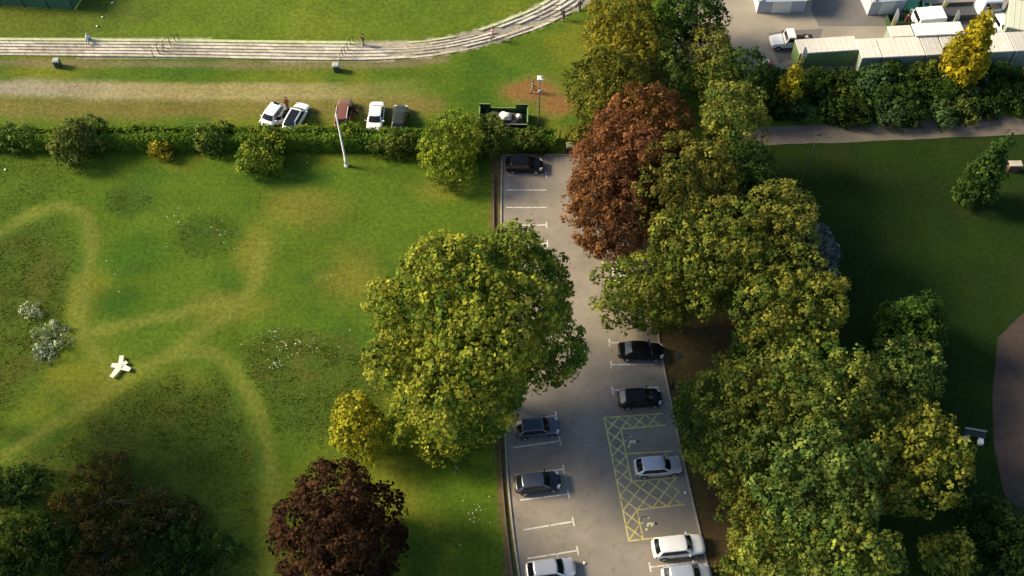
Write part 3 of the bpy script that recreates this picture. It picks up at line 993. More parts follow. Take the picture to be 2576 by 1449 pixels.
def car_meshes(L, Wd, H, kind):
    hw = Wd / 2
    X = np.array([-.5, -.488, -.45, -.37, -.26, -.1, .05, .18, .27, .36, .43, .475, .5]) * L
    Wf = np.array([.70, .82, .92, .975, 1, 1, 1, 1, .99, .96, .90, .78, .60]) * hw
    k = H / 1.47
    if kind == 'saloon':
        Zt = np.array([.74, .88, .95, .98, .97, .95, .94, .94, .93, .87, .80, .72, .60])
    elif kind == 'suv':
        Zt = np.array([.80, .92, 1.0, 1.02, 1.02, 1.02, 1.02, 1.02, 1.02, .98, .92, .82, .66])
    else:
        Zt = np.array([.74, .88, .96, .98, .97, .96, .95, .94, .93, .87, .80, .72, .60])
    Zt = Zt * (.5 + .5 * k)
    Zb = np.array([.42, .32, .26, .22, .2, .2, .2, .2, .2, .22, .24, .3, .38])
    V, F = [], []
    for x, w, zt, zb in zip(X, Wf, Zt, Zb):
        h = zt - zb
        half = [(w * .84, zb), (w * .97, zb + .16 * h), (w, zb + .5 * h), (w * .985, zb + .78 * h), (w * .90, zt - .03), (w * .55, zt + .008), (0, zt + .018)]
        ring = half + [(-a, b) for a, b in half[-2::-1]]
        V += [(x, a, b) for a, b in ring]
    m = 13
    for i in range(len(X) - 1):
        for j in range(m):
            j2 = (j + 1) % m
            F.append((i * m + j, i * m + j2, (i + 1) * m + j2, (i + 1) * m + j)[::-1])
    F.append(tuple(range(m)))
    F.append(tuple((len(X) - 1) * m + j for j in range(m))[::-1])
    # greenhouse
    if kind == 'saloon':
        xr0, xr1, xf0, xf1 = -.37 * L, -.22 * L, .25 * L, .075 * L
    elif kind == 'suv':
        xr0, xr1, xf0, xf1 = -.475 * L, -.37 * L, .265 * L, .125 * L
    else:
        xr0, xr1, xf0, xf1 = -.47 * L, -.335 * L, .275 * L, .115 * L
    zb0 = (Zt[5] - .05)
    rows = [(0, 0), (.14, .13), (.5, .5), (.86, .90), (.97, 1.0), (1.0, 1.12)]
    def ring(t, s):
        xr, xf = xr0 + (xr1 - xr0) * s, xf0 + (xf1 - xf0) * s
        w = hw * (.955 - .215 * s)
        z = zb0 + (H - .03 - zb0) * t
        cx, a = (xr + xf) / 2, (xf - xr) / 2
        pts, tags = [], []
        for y in np.linspace(-.86, .86, 7):
            pts.append((cx + a * (1 - .09 * y * y * (xf0 - xf1) / (.17 * L)), w * y * .97)); tags.append('F')
        tags[-1] = 'P'
        pts.append((cx + a * .875, w * .95)); tags.append('P')
        sx = np.linspace(.80, -.80, 9)
        for i, x in enumerate(sx):
            pts.append((cx + a * x, w * (1 - .03 * x * x))); tags.append('S')
        tags[-1] = 'P'
        pts.append((cx - a * .91, w * .93)); tags.append('P')
        for y in np.linspace(.84, -.84, 7):
            pts.append((cx - a * (1 - .05 * y * y), w * y * .97)); tags.append('B')
        tags[-1] = 'P'
        pts.append((cx - a * .91, -w * .93)); tags.append('P')
        for i, x in enumerate(sx[::-1]):
            pts.append((cx + a * x, -w * (1 - .03 * x * x))); tags.append('Z')
        tags[-1] = 'P'
        pts.append((cx + a * .875, -w * .95)); tags.append('P')
        return [(x, y, z) for x, y in pts], tags
    gv, tags = [], None
    for t, s in rows:
        pts, tags = ring(t, s)
        gv += pts
    n = len(tags)
    sets = {'body': [], 'windscreen': [], 'rear_window': [], 'sideL1': [], 'sideL2': [], 'sideR1': [], 'sideR2': []}
    cnt_s = {'S': 0, 'Z': 0}
    si = [i for i, t in enumerate(tags) if t == 'S']
    zi = [i for i, t in enumerate(tags) if t == 'Z']
    for r in range(len(rows) - 1):
        for j in range(n):
            j2 = (j + 1) % n
            q = (r * n + j, r * n + j2, (r + 1) * n + j2, (r + 1) * n + j)
            key = 'body'
            if r in (1, 2):
                if tags[j] == 'F': key = 'windscreen'
                elif tags[j] == 'B': key = 'rear_window'
                elif tags[j] == 'S':
                    p = si.index(j)
                    key = 'body' if p == 3 else ('sideL1' if p < 3 else 'sideL2')
                    if p == 3: key = 'sideL1'
                    if p == 4: key = 'body' if False else 'sideL2'
                elif tags[j] == 'Z':
                    p = zi.index(j)
                    key = 'sideR2' if p < 4 else 'sideR1'
            sets[key].append(q)
    # roof cap
    top = gv[-n:]
    cx = sum(p[0] for p in top) / n
    o = len(gv)
    gv += [(cx + (p[0] - cx) * .55, p[1] * .55, H - .008) for p in top]
    gv.append((cx, 0, H))
    for j in range(n):
        j2 = (j + 1) % n
        r = (len(rows) - 1) * n
        sets['body'].append((r + j, r + j2, o + j2, o + j))
        sets['body'].append((o + j, o + j2, o + n))
    return (V, F), gv, sets, dict(Zt=Zt, X=X, hw=hw, belt=zb0)

def car(label, px, py, ang, colr, kind='hatch', L=4.3, Wd=1.78, H=1.47, roof=None, sunroof=False, rails=None, open_door=0, group=None, loc=None):
    """px,py: middle of the car seen from the photograph at half its height; ang: heading, degrees from +X"""
    p = loc or P(px, py, H * .45)
    t = thing('parked_car', label, 'car', (p.x, p.y, Z_ROAD if loc is None else loc.z), R(ang), group)
    (V, F), gv, sets, d = car_meshes(L, Wd, H, kind)
    body = obj('body', V, F, colr, t, True)
    sb = body.modifiers.new('subsurf', 'SUBSURF'); sb.levels = sb.render_levels = 1
    def sub(name, quads, m, parent, off=0.0):
        ids = sorted({i for q in quads for i in q})
        mp = {k: i for i, k in enumerate(ids)}
        o = obj(name, [gv[i] for i in ids], [tuple(mp[i] for i in q) for q in quads], m, parent, True)
        return o
    sub('cabin_shell', sets['body'], roof or colr, t)
    sub('windscreen', sets['windscreen'], M_GLASS, t)
    sub('rear_window', sets['rear_window'], M_GLASS, t)
    for k in ('sideL1', 'sideL2', 'sideR1', 'sideR2'):
        sub('side_window', sets[k], M_GLASS, t)
    hw, k = d['hw'], d['belt']
    # door pillars (outside the glass)
    cx = -.07 * L
    for s in (-1, 1):
        MB().hexa([(cx - .04, s * hw * .945, k + .02), (cx + .04, s * hw * .945, k + .02), (cx + .04, s * (hw * .945 + .012), k + .02), (cx - .04, s * (hw * .945 + .012), k + .02)],
                  [(cx - .05, s * hw * .755, H - .07), (cx + .03, s * hw * .755, H - .07), (cx + .03, s * (hw * .755 + .03), H - .07), (cx - .05, s * (hw * .755 + .03), H - .07)]).build('pillar', M_PLASTIC, t)
    # wheels
    rw = .32 if kind != 'suv' else .35
    for sx in (-.30, .305):
        for s in (-1, 1):
            w = MB().tube([(0, -.10, 0), (0, -.085, 0), (0, .085, 0), (0, .10, 0)], [rw - .03, rw, rw, rw - .03], 18).build('wheel', M_TYRE, t, False, (sx * L, s * (hw - .075), rw))
            MB().tube([(0, 0, 0), (0, s * .112, 0)], rw * .66, 12).build('rim', M_RIM, w)
            MB().tube([(sx * L, s * (hw - .16), rw + .03), (sx * L, s * (hw + .004), rw + .03)], rw + .055, 18).build('wheel_arch', M_PLASTIC, t)
    # lamps, plates, mirrors, handles
    for s in (-1, 1):
        b = MB()
        b.hexa([(.44 * L, s * hw * .58, .56), (.492 * L, s * hw * .50, .55), (.45 * L, s * hw * .86, .57), (.40 * L, s * hw * .93, .60)],
               [(.41 * L, s * hw * .58, .83), (.475 * L, s * hw * .50, .735), (.44 * L, s * hw * .86, .78), (.385 * L, s * hw * .90, .86)])
        h = b.build('headlight', M_LAMP, t)
        MB().hexa([(-.497 * L, s * hw * .60, .62), (-.46 * L, s * hw * .93, .62), (-.44 * L, s * hw * .93, .62), (-.47 * L, s * hw * .6, .62)],
                  [(-.486 * L, s * hw * .60, .86), (-.452 * L, s * hw * .90, .88), (-.43 * L, s * hw * .90, .88), (-.46 * L, s * hw * .6, .86)]).build('tail_light', M_TAIL, t)
        o = MB().hexa([(.155 * L, s * hw * .93, .93), (.185 * L, s * hw * .93, .93), (.18 * L, s * (hw + .17), .96), (.155 * L, s * (hw + .17), .96)],
                      [(.155 * L, s * hw * .93, 1.0), (.185 * L, s * hw * .93, 1.0), (.18 * L, s * (hw + .17), 1.08), (.155 * L, s * (hw + .17), 1.08)]).build('mirror', colr, t)
        bevel(o, .02)
        for x in (-.14, .03):
            MB().box(x * L, x * L + .2, s * hw * .985 - .012, s * hw * .985 + .022, .76, .79).build('door_handle', colr, t)
    MB().box(.494 * L, .503 * L, -.26, .26, .43, .54).build('number_plate', M_PLATE, t)
    MB().box(-.506 * L, -.497 * L, -.26, .26, .55, .66).build('number_plate', M_PLATE, t)
    MB().box(.47 * L, .5015 * L, -.42, .42, .40, .425).build('grille', M_PLASTIC, t)
    if sunroof:
        o = sunroof
        MB().box(o[0] * L, o[1] * L, -o[2], o[2], H - .02, H + .006).build('sunroof', M_GLASS, t)
    if rails:
        for s in (-1, 1):
            MB().tube([(-.36 * L, s * hw * .70, H - .06), (-.33 * L, s * hw * .70, H + .04), (.02 * L, s * hw * .70, H + .04), (.06 * L, s * hw * .70, H - .06)], .035, 6).build('roof_rail', rails, t)
    if open_door:
        s = open_door
        hx, hy = .17 * L, s * hw * .97
        dd = Vector((-.62, s * .78, 0)).normalized()
        n_ = Vector((-dd.y, dd.x, 0)) * .05
        a = Vector((hx, hy, 0)); e = a + dd * 1.05
        bot = [a - n_, e - n_, e + n_, a + n_]
        door = MB().hexa([(v.x, v.y, .28) for v in bot], [(v.x, v.y, .98) for v in bot]).build('door', colr, t)
        bevel(door, .04)
        n_ *= .35
        up = [a + dd * .32 - n_, e - dd * .1 - n_, e - dd * .1 + n_, a + dd * .32 + n_]
        lo = [a + dd * .1 - n_, e - dd * .02 - n_, e - dd * .02 + n_, a + dd * .1 + n_]
        MB().hexa([(v.x, v.y, .985) for v in lo], [(v.x - .0, v.y - s * .12, H - .12) for v in up]).build('door_window', M_GLASS, door)
    return t

WHITE = paint('white', (.80, .80, .78))
SILVER = paint('silver', (.50, .51, .54), .32, .35)
SILVERB = paint('silver_blue', (.40, .44, .52), .3, .35)
BLACK = paint('black', (.004, .004, .005), .3, 0, .12, .25)
BLUEGREY = paint('blue_grey', (.055, .07, .11), .28, .3)
NAVY = paint('navy', (.012, .016, .028), .3, .1, .2, .3)
BROWN = paint('brown', (.17, .095, .04), .45)
OLIVED = paint('olive_black', (.035, .036, .018), .3, .3)

GC, GF_ = 'cars in the marked parking bays', 'cars parked on the grass behind the hedge'
car('black hatchback alone at the far end of the car park', 1319, 414, -1, BLACK, group=GC, L=4.2)
car('black saloon with sky reflected in its rear window, under the tree', 1613, 882, -1, BLACK, 'saloon', 4.55, group=GC)
car('black hatchback just above the yellow hatched bays', 1610, 1001, 4, BLACK, group=GC, L=4.2)
car('silver hatchback parked beside the yellow hatching', 1655, 1172, 5, SILVER, group=GC, L=4.35)
car('white sport utility car at the lower right of the bays', 1707, 1374, 6, WHITE, 'suv', 4.6, 1.88, 1.6, group=GC)
car('silver-blue car cut by the bottom edge beside the white car', 1727, 1446, 6, SILVERB, group=GC, L=4.3)
car('dark blue-grey car half hidden below the largest tree', 1352, 1075, 6, BLUEGREY, group=GC, L=4.2)
car('dark blue hatchback alone in the left bays', 1353, 1213, 7, NAVY, group=GC, roof=BLUEGREY, L=4.2)
car('silver hatchback cut by the bottom edge in the left bays', 1385, 1432, 7, SILVER, group=GC, L=4.3)
car('white car almost hidden under the copper tree', 1592, 680, 181, WHITE, group=GC, L=4.2)

car('white hatchback on the grass with its door open, leftmost', 684, 292, 246, WHITE, 'hatch', 4.0, 1.8, 1.5, sunroof=(-.36, -.28, .35), open_door=1, group=GF_)
car('white car with black glass roof on the grass', 745, 293, 72, WHITE, 'hatch', 4.3, 1.8, 1.48, sunroof=(-.36, .06, .5), group=GF_)
car('brown estate car with pale roof rails on the grass', 864, 284, 88, BROWN, 'suv', 4.4, 1.8, 1.6, rails=M_WHITEMETAL, open_door=-1, group=GF_, roof=paint('red_brown', (.16, .055, .028), .45))
car('white saloon facing the hedge on the grass', 945, 296, 268, WHITE, 'saloon', 4.6, 1.82, 1.46, group=GF_)
car('dark olive-black hatchback on the grass, rightmost', 1005, 298, 88, OLIVED, 'hatch', 4.2, 1.78, 1.5, group=GF_)

# ================================================================== PEOPLE
def skin_obj(name, joints, edges, m, parent, root=0):
    me = bpy.data.meshes.new(name)
    me.from_pydata([j[:3] for j in joints], edges, [])
    me.materials.append(m)
    o = link(bpy.data.objects.new(name, me), parent)
    s = o.modifiers.new('skin', 'SKIN'); s.use_smooth_shade = True
    for v, j in zip(me.skin_vertices[0].data, joints):
        r = j[3]
        v.radius = (r, r) if not hasattr(r, '__len__') else r
    me.skin_vertices[0].data[root].use_root = True
    sb = o.modifiers.new('subsurf', 'SUBSURF'); sb.levels = sb.render_levels = 1
    return o

def person(label, px, py, face, top, bottom, hair=(.02, .015, .01), stride=.0, arm=.15, sit=False, h=1.72, item=None):
    p = G(px, py)
    on_t = 0 < gz(p) < TERR
    z = terr_z(p) if on_t else gz(p)
    p = P(px, py, z)
    if sit:
        z += 0.0
    t = thing('person', label, 'person', (p.x, p.y, z), R(face))
    k = h / 1.72
    hipz = .92 if not sit else .14
    J, E = [], []
    def a(x, y, zz, r):
        J.append((x * k, y * k, zz * k, tuple(q * k for q in r) if hasattr(r, '__len__') else r * k)); return len(J) - 1
    pel = a(0, 0, hipz, (.125, .16)); wai = a(0, 0, hipz + .16, (.10, .135)); che = a(.01, 0, hipz + .38, (.115, .165)); nk = a(.01, 0, hipz + .54, .06)
    h0 = a(.03, 0, hipz + .62, .075); h1 = a(.035, 0, hipz + .70, .098); h2 = a(.02, 0, hipz + .78, .075)
    nose = a(.135, 0, hipz + .685, .012)
    E += [(pel, wai), (wai, che), (che, nk), (nk, h0), (h0, h1), (h1, h2), (h1, nose)]
    legs, arms = {}, {}
    for s in (-1, 1):
        st = stride * s
        if sit:
            L = [a(.02, s * .10, hipz - .01, .085), a(.42, s * .12, hipz + .30, .06), a(.62, s * .12, .05, .042), a(.76, s * .13, .035, .035)]
        else:
            L = [a(st * .1, s * .095, hipz - .08, .085), a(st * .55 + .03, s * .10, .50, .06), a(st * 1.0 - .02, s * .10, .085, .042), a(st * 1.0 + .15, s * .11, .035, .036)]
        E += [(pel, L[0]), (L[0], L[1]), (L[1], L[2]), (L[2], L[3])]
        legs[s] = L
        aa = -arm * s
        zz = hipz + .49
        A = [a(0, s * .19, zz, .055), a(aa * .5 - .02, s * .235, zz - .28, .042), a(aa + .10, s * .24, zz - .50, .030), a(aa + .13, s * .24, zz - .56, (.018, .034))]
        E += [(che, A[0]), (A[0], A[1]), (A[1], A[2]), (A[2], A[3])]
        hx, hy, hz = aa + .13, s * .24, zz - .56
        for f_, (dx, dl) in enumerate(((.03, .075), (.012, .085), (-.006, .08), (-.022, .062))):
            f1 = a(hx + dx + .004, hy, hz - dl * .55, .0085); f2 = a(hx + dx + .018, hy - s * .006, hz - dl, .0075)
            E += [(A[3], f1), (f1, f2)]
        th = a(hx + .045, hy - s * .012, hz + .0, .010); th2 = a(hx + .065, hy - s * .014, hz - .04, .008)
        E += [(A[3], th), (th, th2)]
        arms[s] = A
    skin_obj('body', J, E, M_SKIN, t)
    g = 1.16
    def sc(i, f=g):
        x, y, zz, r = J[i]
        return (x, y, zz, tuple(q * f for q in r) if hasattr(r, '__len__') else r * f)
    jj = [sc(pel), sc(wai), sc(che), (J[nk][0], 0, J[nk][2] - .04, .08 * k)]
    ee = [(0, 1), (1, 2), (2, 3)]
    for s in (-1, 1):
        o = len(jj)
        jj += [sc(arms[s][0]), sc(arms[s][1], 1.25), sc(arms[s][2], 1.2)]
        ee += [(2, o), (o, o + 1), (o + 1, o + 2)]
    skin_obj('jacket', jj, ee, top, t)
    jj = [sc(pel, 1.13)]; ee = []
    for s in (-1, 1):
        o = len(jj)
        jj += [sc(legs[s][0], 1.15), sc(legs[s][1], 1.25), sc(legs[s][2], 1.4)]
        ee += [(0, o), (o, o + 1), (o + 1, o + 2)]
    skin_obj('trousers', jj, ee, bottom, t)
    hm = mat('hair_%d' % int(hair[0] * 1000), hair, .7)
    b = bmesh.new()
    bmesh.ops.create_icosphere(b, subdivisions=2, radius=.112 * k)
    for v in b.verts:
        v.co.z *= 1.12
        if v.co.x > .03 * k: v.co.z = max(v.co.z, .03 * k)
        v.co += Vector((.005 * k, 0, (hipz + .735) * k))
    me = bpy.data.meshes.new('hair'); b.to_mesh(me); b.free()
    me.materials.append(hm)
    link(bpy.data.objects.new('hair', me), t)
    for s in (-1, 1):
        L = legs[s]
        x, y, zz, _ = J[L[2]]
        o = MB().box(x - .06, x + .2, y - .045, y + .045, 0.0, .075).build('shoe', M_PLASTIC, t)
        bevel(o, .02)
    return t

cl = lambda n, c: mat('cloth_' + n, c, .9, var=.15, scale=9)
person('person in black standing at the top of the terrace bend', 915, 113, 200, cl('black', (.012, .012, .014)), cl('black', (.012, .012, .014)))
person('person in dark clothes running on the grass, lower of two at the field edge', 1417, 50, 250, cl('charcoal', (.02, .02, .024)), cl('dark_navy', (.012, .013, .02)), stride=.25, arm=.3)
person('person in dark clothes walking, upper of two at the field edge', 1458, 27, 60, cl('charcoal', (.02, .02, .024)), cl('black', (.012, .012, .014)), stride=.15)
person('person in pink top walking along the curved terrace', 1239, 96, 190, cl('pink', (.5, .2, .32)), cl('mauve', (.4, .22, .3)), stride=.2)
person('person in red-brown coat beside the white cars on the grass', 724, 271, 260, cl('rust', (.26, .05, .02)), cl('rust_dark', (.10, .03, .015)), stride=.1)
person('person in grey running past the lamp post, carrying something white', 1340, 231, 20, cl('olive_grey', (.10, .10, .07)), cl('sand', (.25, .2, .13)), stride=.35, arm=.3)
person('person in white sitting on the top terrace step', 224, 99, 270, cl('white', (.75, .75, .78)), cl('blue', (.12, .2, .42)), (.5, .48, .42), sit=True)
person('person in orange vest standing at the edge of the yard', 1935, 178, 200, cl('orange', (.85, .10, .02)), cl('black', (.012, .012, .014)), hair=(.3, .25, .15))
person('person in dark red among the vehicles in the yard', 2277, 62, 250, cl('dark_red', (.16, .02, .015)), cl('black', (.012, .012, .014)))

# ================================================================== STREET FURNITURE
def lamp_post(label, base, top, head, m=M_DARKMETAL, head_m=None, sign=False, r=.07):
    b = P(*base)
    b.z = gz(b)
    # height from the top pixel: solve on the vertical above the base
    h = 3.0
    best = None
    for hh in np.arange(2.5, 14, .05):
        q = Vector((b.x, b.y, hh))
        dv = depth(q)
        v = H0 / 2 + FPX * ((CAM_H - hh) * cp - b.y * sp) / dv
        if best is None or abs(v - top[1]) < best[0]:
            best = (abs(v - top[1]), hh)
    h = best[1]
    t = thing('lamp_post', label, 'lamp post', b)
    MB().tube([(0, 0, -.05), (0, 0, .25)], r * 2.2, 10).build('base', m, t)
    MB().tube([(0, 0, .2), (0, 0, 1.3), (0, 0, 1.32), (0, 0, h)], [r * 1.5, r * 1.4, r, r * .7], 10).build('column', m, t, True)
    hm = head_m or M_WHITEMETAL
    if head == 'lantern':
        o = MB().hexa([(-.16, -.16, h), (.16, -.16, h), (.16, .16, h), (-.16, .16, h)], [(-.27, -.27, h + .55), (.27, -.27, h + .55), (.27, .27, h + .55), (-.27, .27, h + .55)]).build('lantern', hm, t)
        MB().hexa([(-.31, -.31, h + .553), (.31, -.31, h + .553), (.31, .31, h + .553), (-.31, .31, h + .553)], [(-.08, -.08, h + .72), (.08, -.08, h + .72), (.08, .08, h + .72), (-.08, .08, h + .72)]).build('lantern_cap', hm, o)
    elif head == 'flat':
        o = MB().box(-.3, .3, -.22, .22, h, h + .16).build('lantern', hm, t)
        bevel(o, .04)
    if sign:
        o = MB().tube([(0.05, -.10, h - 1.35), (0.06, -.13, h - 1.36)], .34, 16).build('sign_disc', M_WHITEMETAL, t)
    return t, h
lamp_post('black lamp post with white lantern and round sign beside the skip', (1355, 322), (1357, 205), 'lantern', sign=True)
lamp_post('tall white pole standing in front of the hedge', (872, 418), (840, 288), None, M_WHITEMETAL, r=.11)
lamp_post('dark slim lamp post on the shaded right lawn', (2008, 475), (2060, 337), 'flat', head_m=M_DARKMETAL)
lamp_post('dark lamp post behind the kerb beside the black hatchback', (1690, 974), (1712, 896), 'flat', head_m=M_DARKMETAL)

def litter_bin(label, px, py, s=1.0, m=None, lid=None):
    p = G(px, py)
    p.z = gz(p)
    t = thing('litter_bin', label, 'litter bin', p, R(4), 'litter bins on the grass')
    m = m or mat('bin_green', (.035, .065, .045), .6, var=.15)
    lid = lid or mat('bin_lid', (.33, .36, .32), .6)
    o = MB().hexa([(-.33 * s, -.33 * s, 0), (.33 * s, -.33 * s, 0), (.33 * s, .33 * s, 0), (-.33 * s, .33 * s, 0)], [(-.37 * s, -.37 * s, .95 * s), (.37 * s, -.37 * s, .95 * s), (.37 * s, .37 * s, .95 * s), (-.37 * s, .37 * s, .95 * s)]).build('bin_body', m, t)
    bevel(o, .03)
    MB().box(-.24 * s, .24 * s, -.385 * s, -.36 * s, .72 * s, .9 * s).build('opening', M_PLASTIC, t)
    o = MB().hexa([(-.41 * s, -.41 * s, .955 * s), (.41 * s, -.41 * s, .955 * s), (.41 * s, .41 * s, .955 * s), (-.41 * s, .41 * s, .955 * s)], [(-.3 * s, -.3 * s, 1.12 * s), (.3 * s, -.3 * s, 1.12 * s), (.3 * s, .3 * s, 1.12 * s), (-.3 * s, .3 * s, 1.12 * s)]).build('lid', lid, t)
    return t
litter_bin('green litter bin with pale lid near the left edge below the terrace', 148, 167)
litter_bin('green litter bin with pale lid beside the terrace bend handrail', 848, 178)
litter_bin('black box bin on the grass at the far end of the car park', 1433, 380, 1.05, M_PLASTIC, mat('bin_grey_lid', (.22, .22, .16), .7))
t = thing('wooden_post', 'short dark post standing in the grass right of the skip', 'post', P(1408, 348))
MB().tube([(0, 0, -.1), (0, 0, 1.3), (0, 0, 1.36)], [.08, .075, .03], 8).build('shaft', M_TIMBER, t)

# skip with rubbish
M_SKIP = mat('skip_green', (.022, .055, .022), .6, var=.25, scale=2)
M_SKIPE = mat('skip_edge', (.16, .24, .08), .6, var=.2)
p0 = P(1266, 330)
skip = thing('rubbish_skip', 'open dark green rubbish skip with a notched back wall behind the hedge', 'skip', (p0.x, p0.y, 0), R(-1))
LX, LY, SH = 2.72, 2.5, 1.35
MB().box(-LX, LX, 0, LY, .12, .2).build('floor', M_SKIP, skip)
MB().box(-LX, LX, 0, .07, .2, SH * .82).build('front_wall', M_SKIP, skip)
for s, nm in ((-1, 'side_wall'), (1, 'side_wall')):
    MB().box(min(s * LX, s * (LX - .07)), max(s * LX, s * (LX - .07)), .072, LY - .072, .2, SH).build(nm, M_SKIP, skip)
    MB().box(min(s * (LX + .03), s * (LX - .1)), max(s * (LX + .03), s * (LX - .1)), .072, LY - .072, SH + .002, SH + .06).build('rim', M_SKIPE, skip)
b = MB().box(-LX, -LX + 1.25, LY - .07, LY, .2, SH + .35).box(LX - 1.35, LX, LY - .07, LY, .2, SH + .35).box(-LX + 1.251, LX - 1.351, LY - .07, LY, .2, SH - .25)
b.build('back_wall', M_SKIP, skip)
MB().box(-LX, -LX + 1.25, LY - .08, LY + .03, SH + .352, SH + .41).box(LX - 1.35, LX, LY - .08, LY + .03, SH + .352, SH + .41).box(-LX + 1.3, LX - 1.4, LY - .08, LY + .03, SH - .248, SH - .19).build('rim', M_SKIPE, skip)
MB().box(-LX, LX, -.05, .09, SH * .82 + .002, SH * .82 + .06).build('rim', mat('skip_front_rim', (.18, .17, .14), .7), skip)
for s in (-1.9, 0, 1.9):
    MB().box(s - .06, s + .06, -.07, -.001, .1, SH * .8).build('rib', M_SKIP, skip)
for s in (-1.8, 1.8):
    MB().box(s - .12, s + .12, .2, LY - .2, 0, .118).build('skid', M_DARKMETAL, skip)
fill = MB()
rb = random.Random(3)
def blob(name, label, cat, loc, r, m, rng_):
    bm = bmesh.new()
    bmesh.ops.create_icosphere(bm, subdivisions=3, radius=1)
    for v in bm.verts:
        n_ = v.co.copy()
        f_ = 1 + .16 * math.sin(5 * n_.x + rng_.random()) * math.cos(4 * n_.y) + .1 * math.sin(9 * n_.z + 3 * n_.x)
        v.co = Vector((n_.x * r[0], n_.y * r[1], max(n_.z, -.72) * r[2])) * f_
    zm = min(v.co.z for v in bm.verts)
    for v in bm.verts: v.co.z -= zm
    me = bpy.data.meshes.new(name); bm.to_mesh(me); bm.free()
    for q in me.polygons: q.use_smooth = True
    me.materials.append(m)
    o = link(bpy.data.objects.new(name, me))
    o.location = loc
    return tag(o, label, cat)
M_BAG = mat('white_sack', (.7, .68, .6), .7, var=.1)
pile = blob('rubble_pile', 'dark rubbish heap filling the open skip', 'rubbish', (p0.x, p0.y + 1.25, .2), (2.4, 1.05, .45), mat('rubbish_dark', (.06, .05, .04), .95, var=.5, scale=3), rb)
zt = .74
blob('rubbish_sack', 'large white sack lying on the heap in the skip', 'sack', (p0.x + .25, p0.y + 1.25, zt - .05), (.75, .62, .42), M_BAG, rb)
blob('rubbish_sack', 'small white bag at the right of the heap in the skip', 'sack', (p0.x + 1.75, p0.y + 1.5, zt - .2), (.35, .35, .28), M_BAG, rb)
blob('rubbish_sack', 'small cream bag behind the large white sack', 'sack', (p0.x + 1.05, p0.y + 1.8, zt - .22), (.28, .2, .2), M_BAG, rb)
blob('red_rag', 'red cloth left of the large white sack in the skip', 'rag', (p0.x - .6, p0.y + 1.1, zt - .05), (.28, .3, .12), mat('red_cloth', (.3, .03, .02), .9), rb)
blob('rubbish_sack', 'flat white bag at the front of the heap in the skip', 'sack', (p0.x - .25, p0.y + .6, zt - .25), (.5, .3, .15), M_BAG, rb)

# white star shaped platform on the lawn
c = P(305, 925)
star = thing('star_platform', 'white star-shaped low platform with five arms on the mown grass', 'platform', (c.x, c.y, 0))
star.scale = (.86, .86, .9)
M_STAR = mat('worn_white_boards', (.72, .70, .58), .8, var=.22, scale=3)
for ang, ln, w0, w1 in ((95, 1.35, .28, .22), (172, 1.0, .30, .24), (243, 1.55, .33, .24), (340, 1.25, .38, .24), (42, .85, .2, .2)):
    d = Vector((math.cos(R(ang)), math.sin(R(ang)), 0)); n_ = Vector((-d.y, d.x, 0))
    q = [d * .12 - n_ * w0, d * ln - n_ * w1, d * ln + n_ * w1, d * .12 + n_ * w0]
    z0 = .26 + rb.uniform(0, .03)
    arm_ = MB().hexa([(v.x, v.y, z0) for v in q], [(v.x, v.y, z0 + .07) for v in q]).build('arm', M_STAR, star)
    e = d * (ln - .15)
    MB().box(e.x - .05, e.x + .05, e.y - .05, e.y + .05, -.02, z0 - .001).build('leg', M_TIMBER, arm_)
MB().tube([(0, 0, .365), (0, 0, .40)], .26, 10).build('hub', M_STAR, star)
MB().tube([(0, 0, -.02), (0, 0, .255)], .08, 8).build('centre_leg', M_TIMBER, star)

# bench at the right edge
c = P(2448, 1098)
bench = thing('bench', 'grey bench with pale back rail beside the brown path', 'bench', (c.x, c.y, 0), R(-12))
M_GREYW = mat('grey_wood', (.30, .31, .30), .85, var=.2, scale=5)
for i in range(2):
    MB().box(-.95, .95, .30 + i * .001, .35 + i * .001, .62 + i * .15, .75 + i * .15).build('back_slat', M_GREYW, bench)
for i in range(3):
    MB().box(-.95, .95, -.22 + i * .165, -.07 + i * .165, .43, .47).build('seat_slat', M_DARKMETAL, bench)
for s in (-.8, .8):
    MB().box(s - .04, s + .04, -.2, .3, .38, .428).box(s - .04, s + .04, -.2, -.12, -.02, .378).box(s - .04, s + .04, .352, .40, -.02, .88).build('leg', M_DARKMETAL, bench)
for s, col_ in ((-.8, M_GREYW), (.55, M_WHITEMETAL)):
    b_ = P(2448, 1098)
    q = Matrix.Rotation(R(-12), 3, 'Z') @ Vector((s, -.55, 0))
    o = thing('planter_box', 'small white box in front of the grey bench' if s > 0 else 'small grey box at the left foot of the grey bench', 'box', (b_.x + q.x, b_.y + q.y, 0), R(-12))
    MB().box(-.2, .2, -.25, .25, 0, .4).build('case', col_, o)
    MB().box(-.22, .22, -.27, .27, .402, .45).build('lid', col_, o)
# low wall stub at right edge
c = P(2545, 428)
w = thing('gate_pier', 'pale stone gate pier near the right edge beside the conical conifer', 'pier', (c.x, c.y, 0))
MB().box(-.6, .6, -.3, .3, -.05, 1.0).build('shaft', mat('pier_brick', (.10, .045, .04), .9, var=.3), w)
MB().box(-.68, .68, -.38, .38, 1.002, 1.16).build('coping', M_CONC2, w)

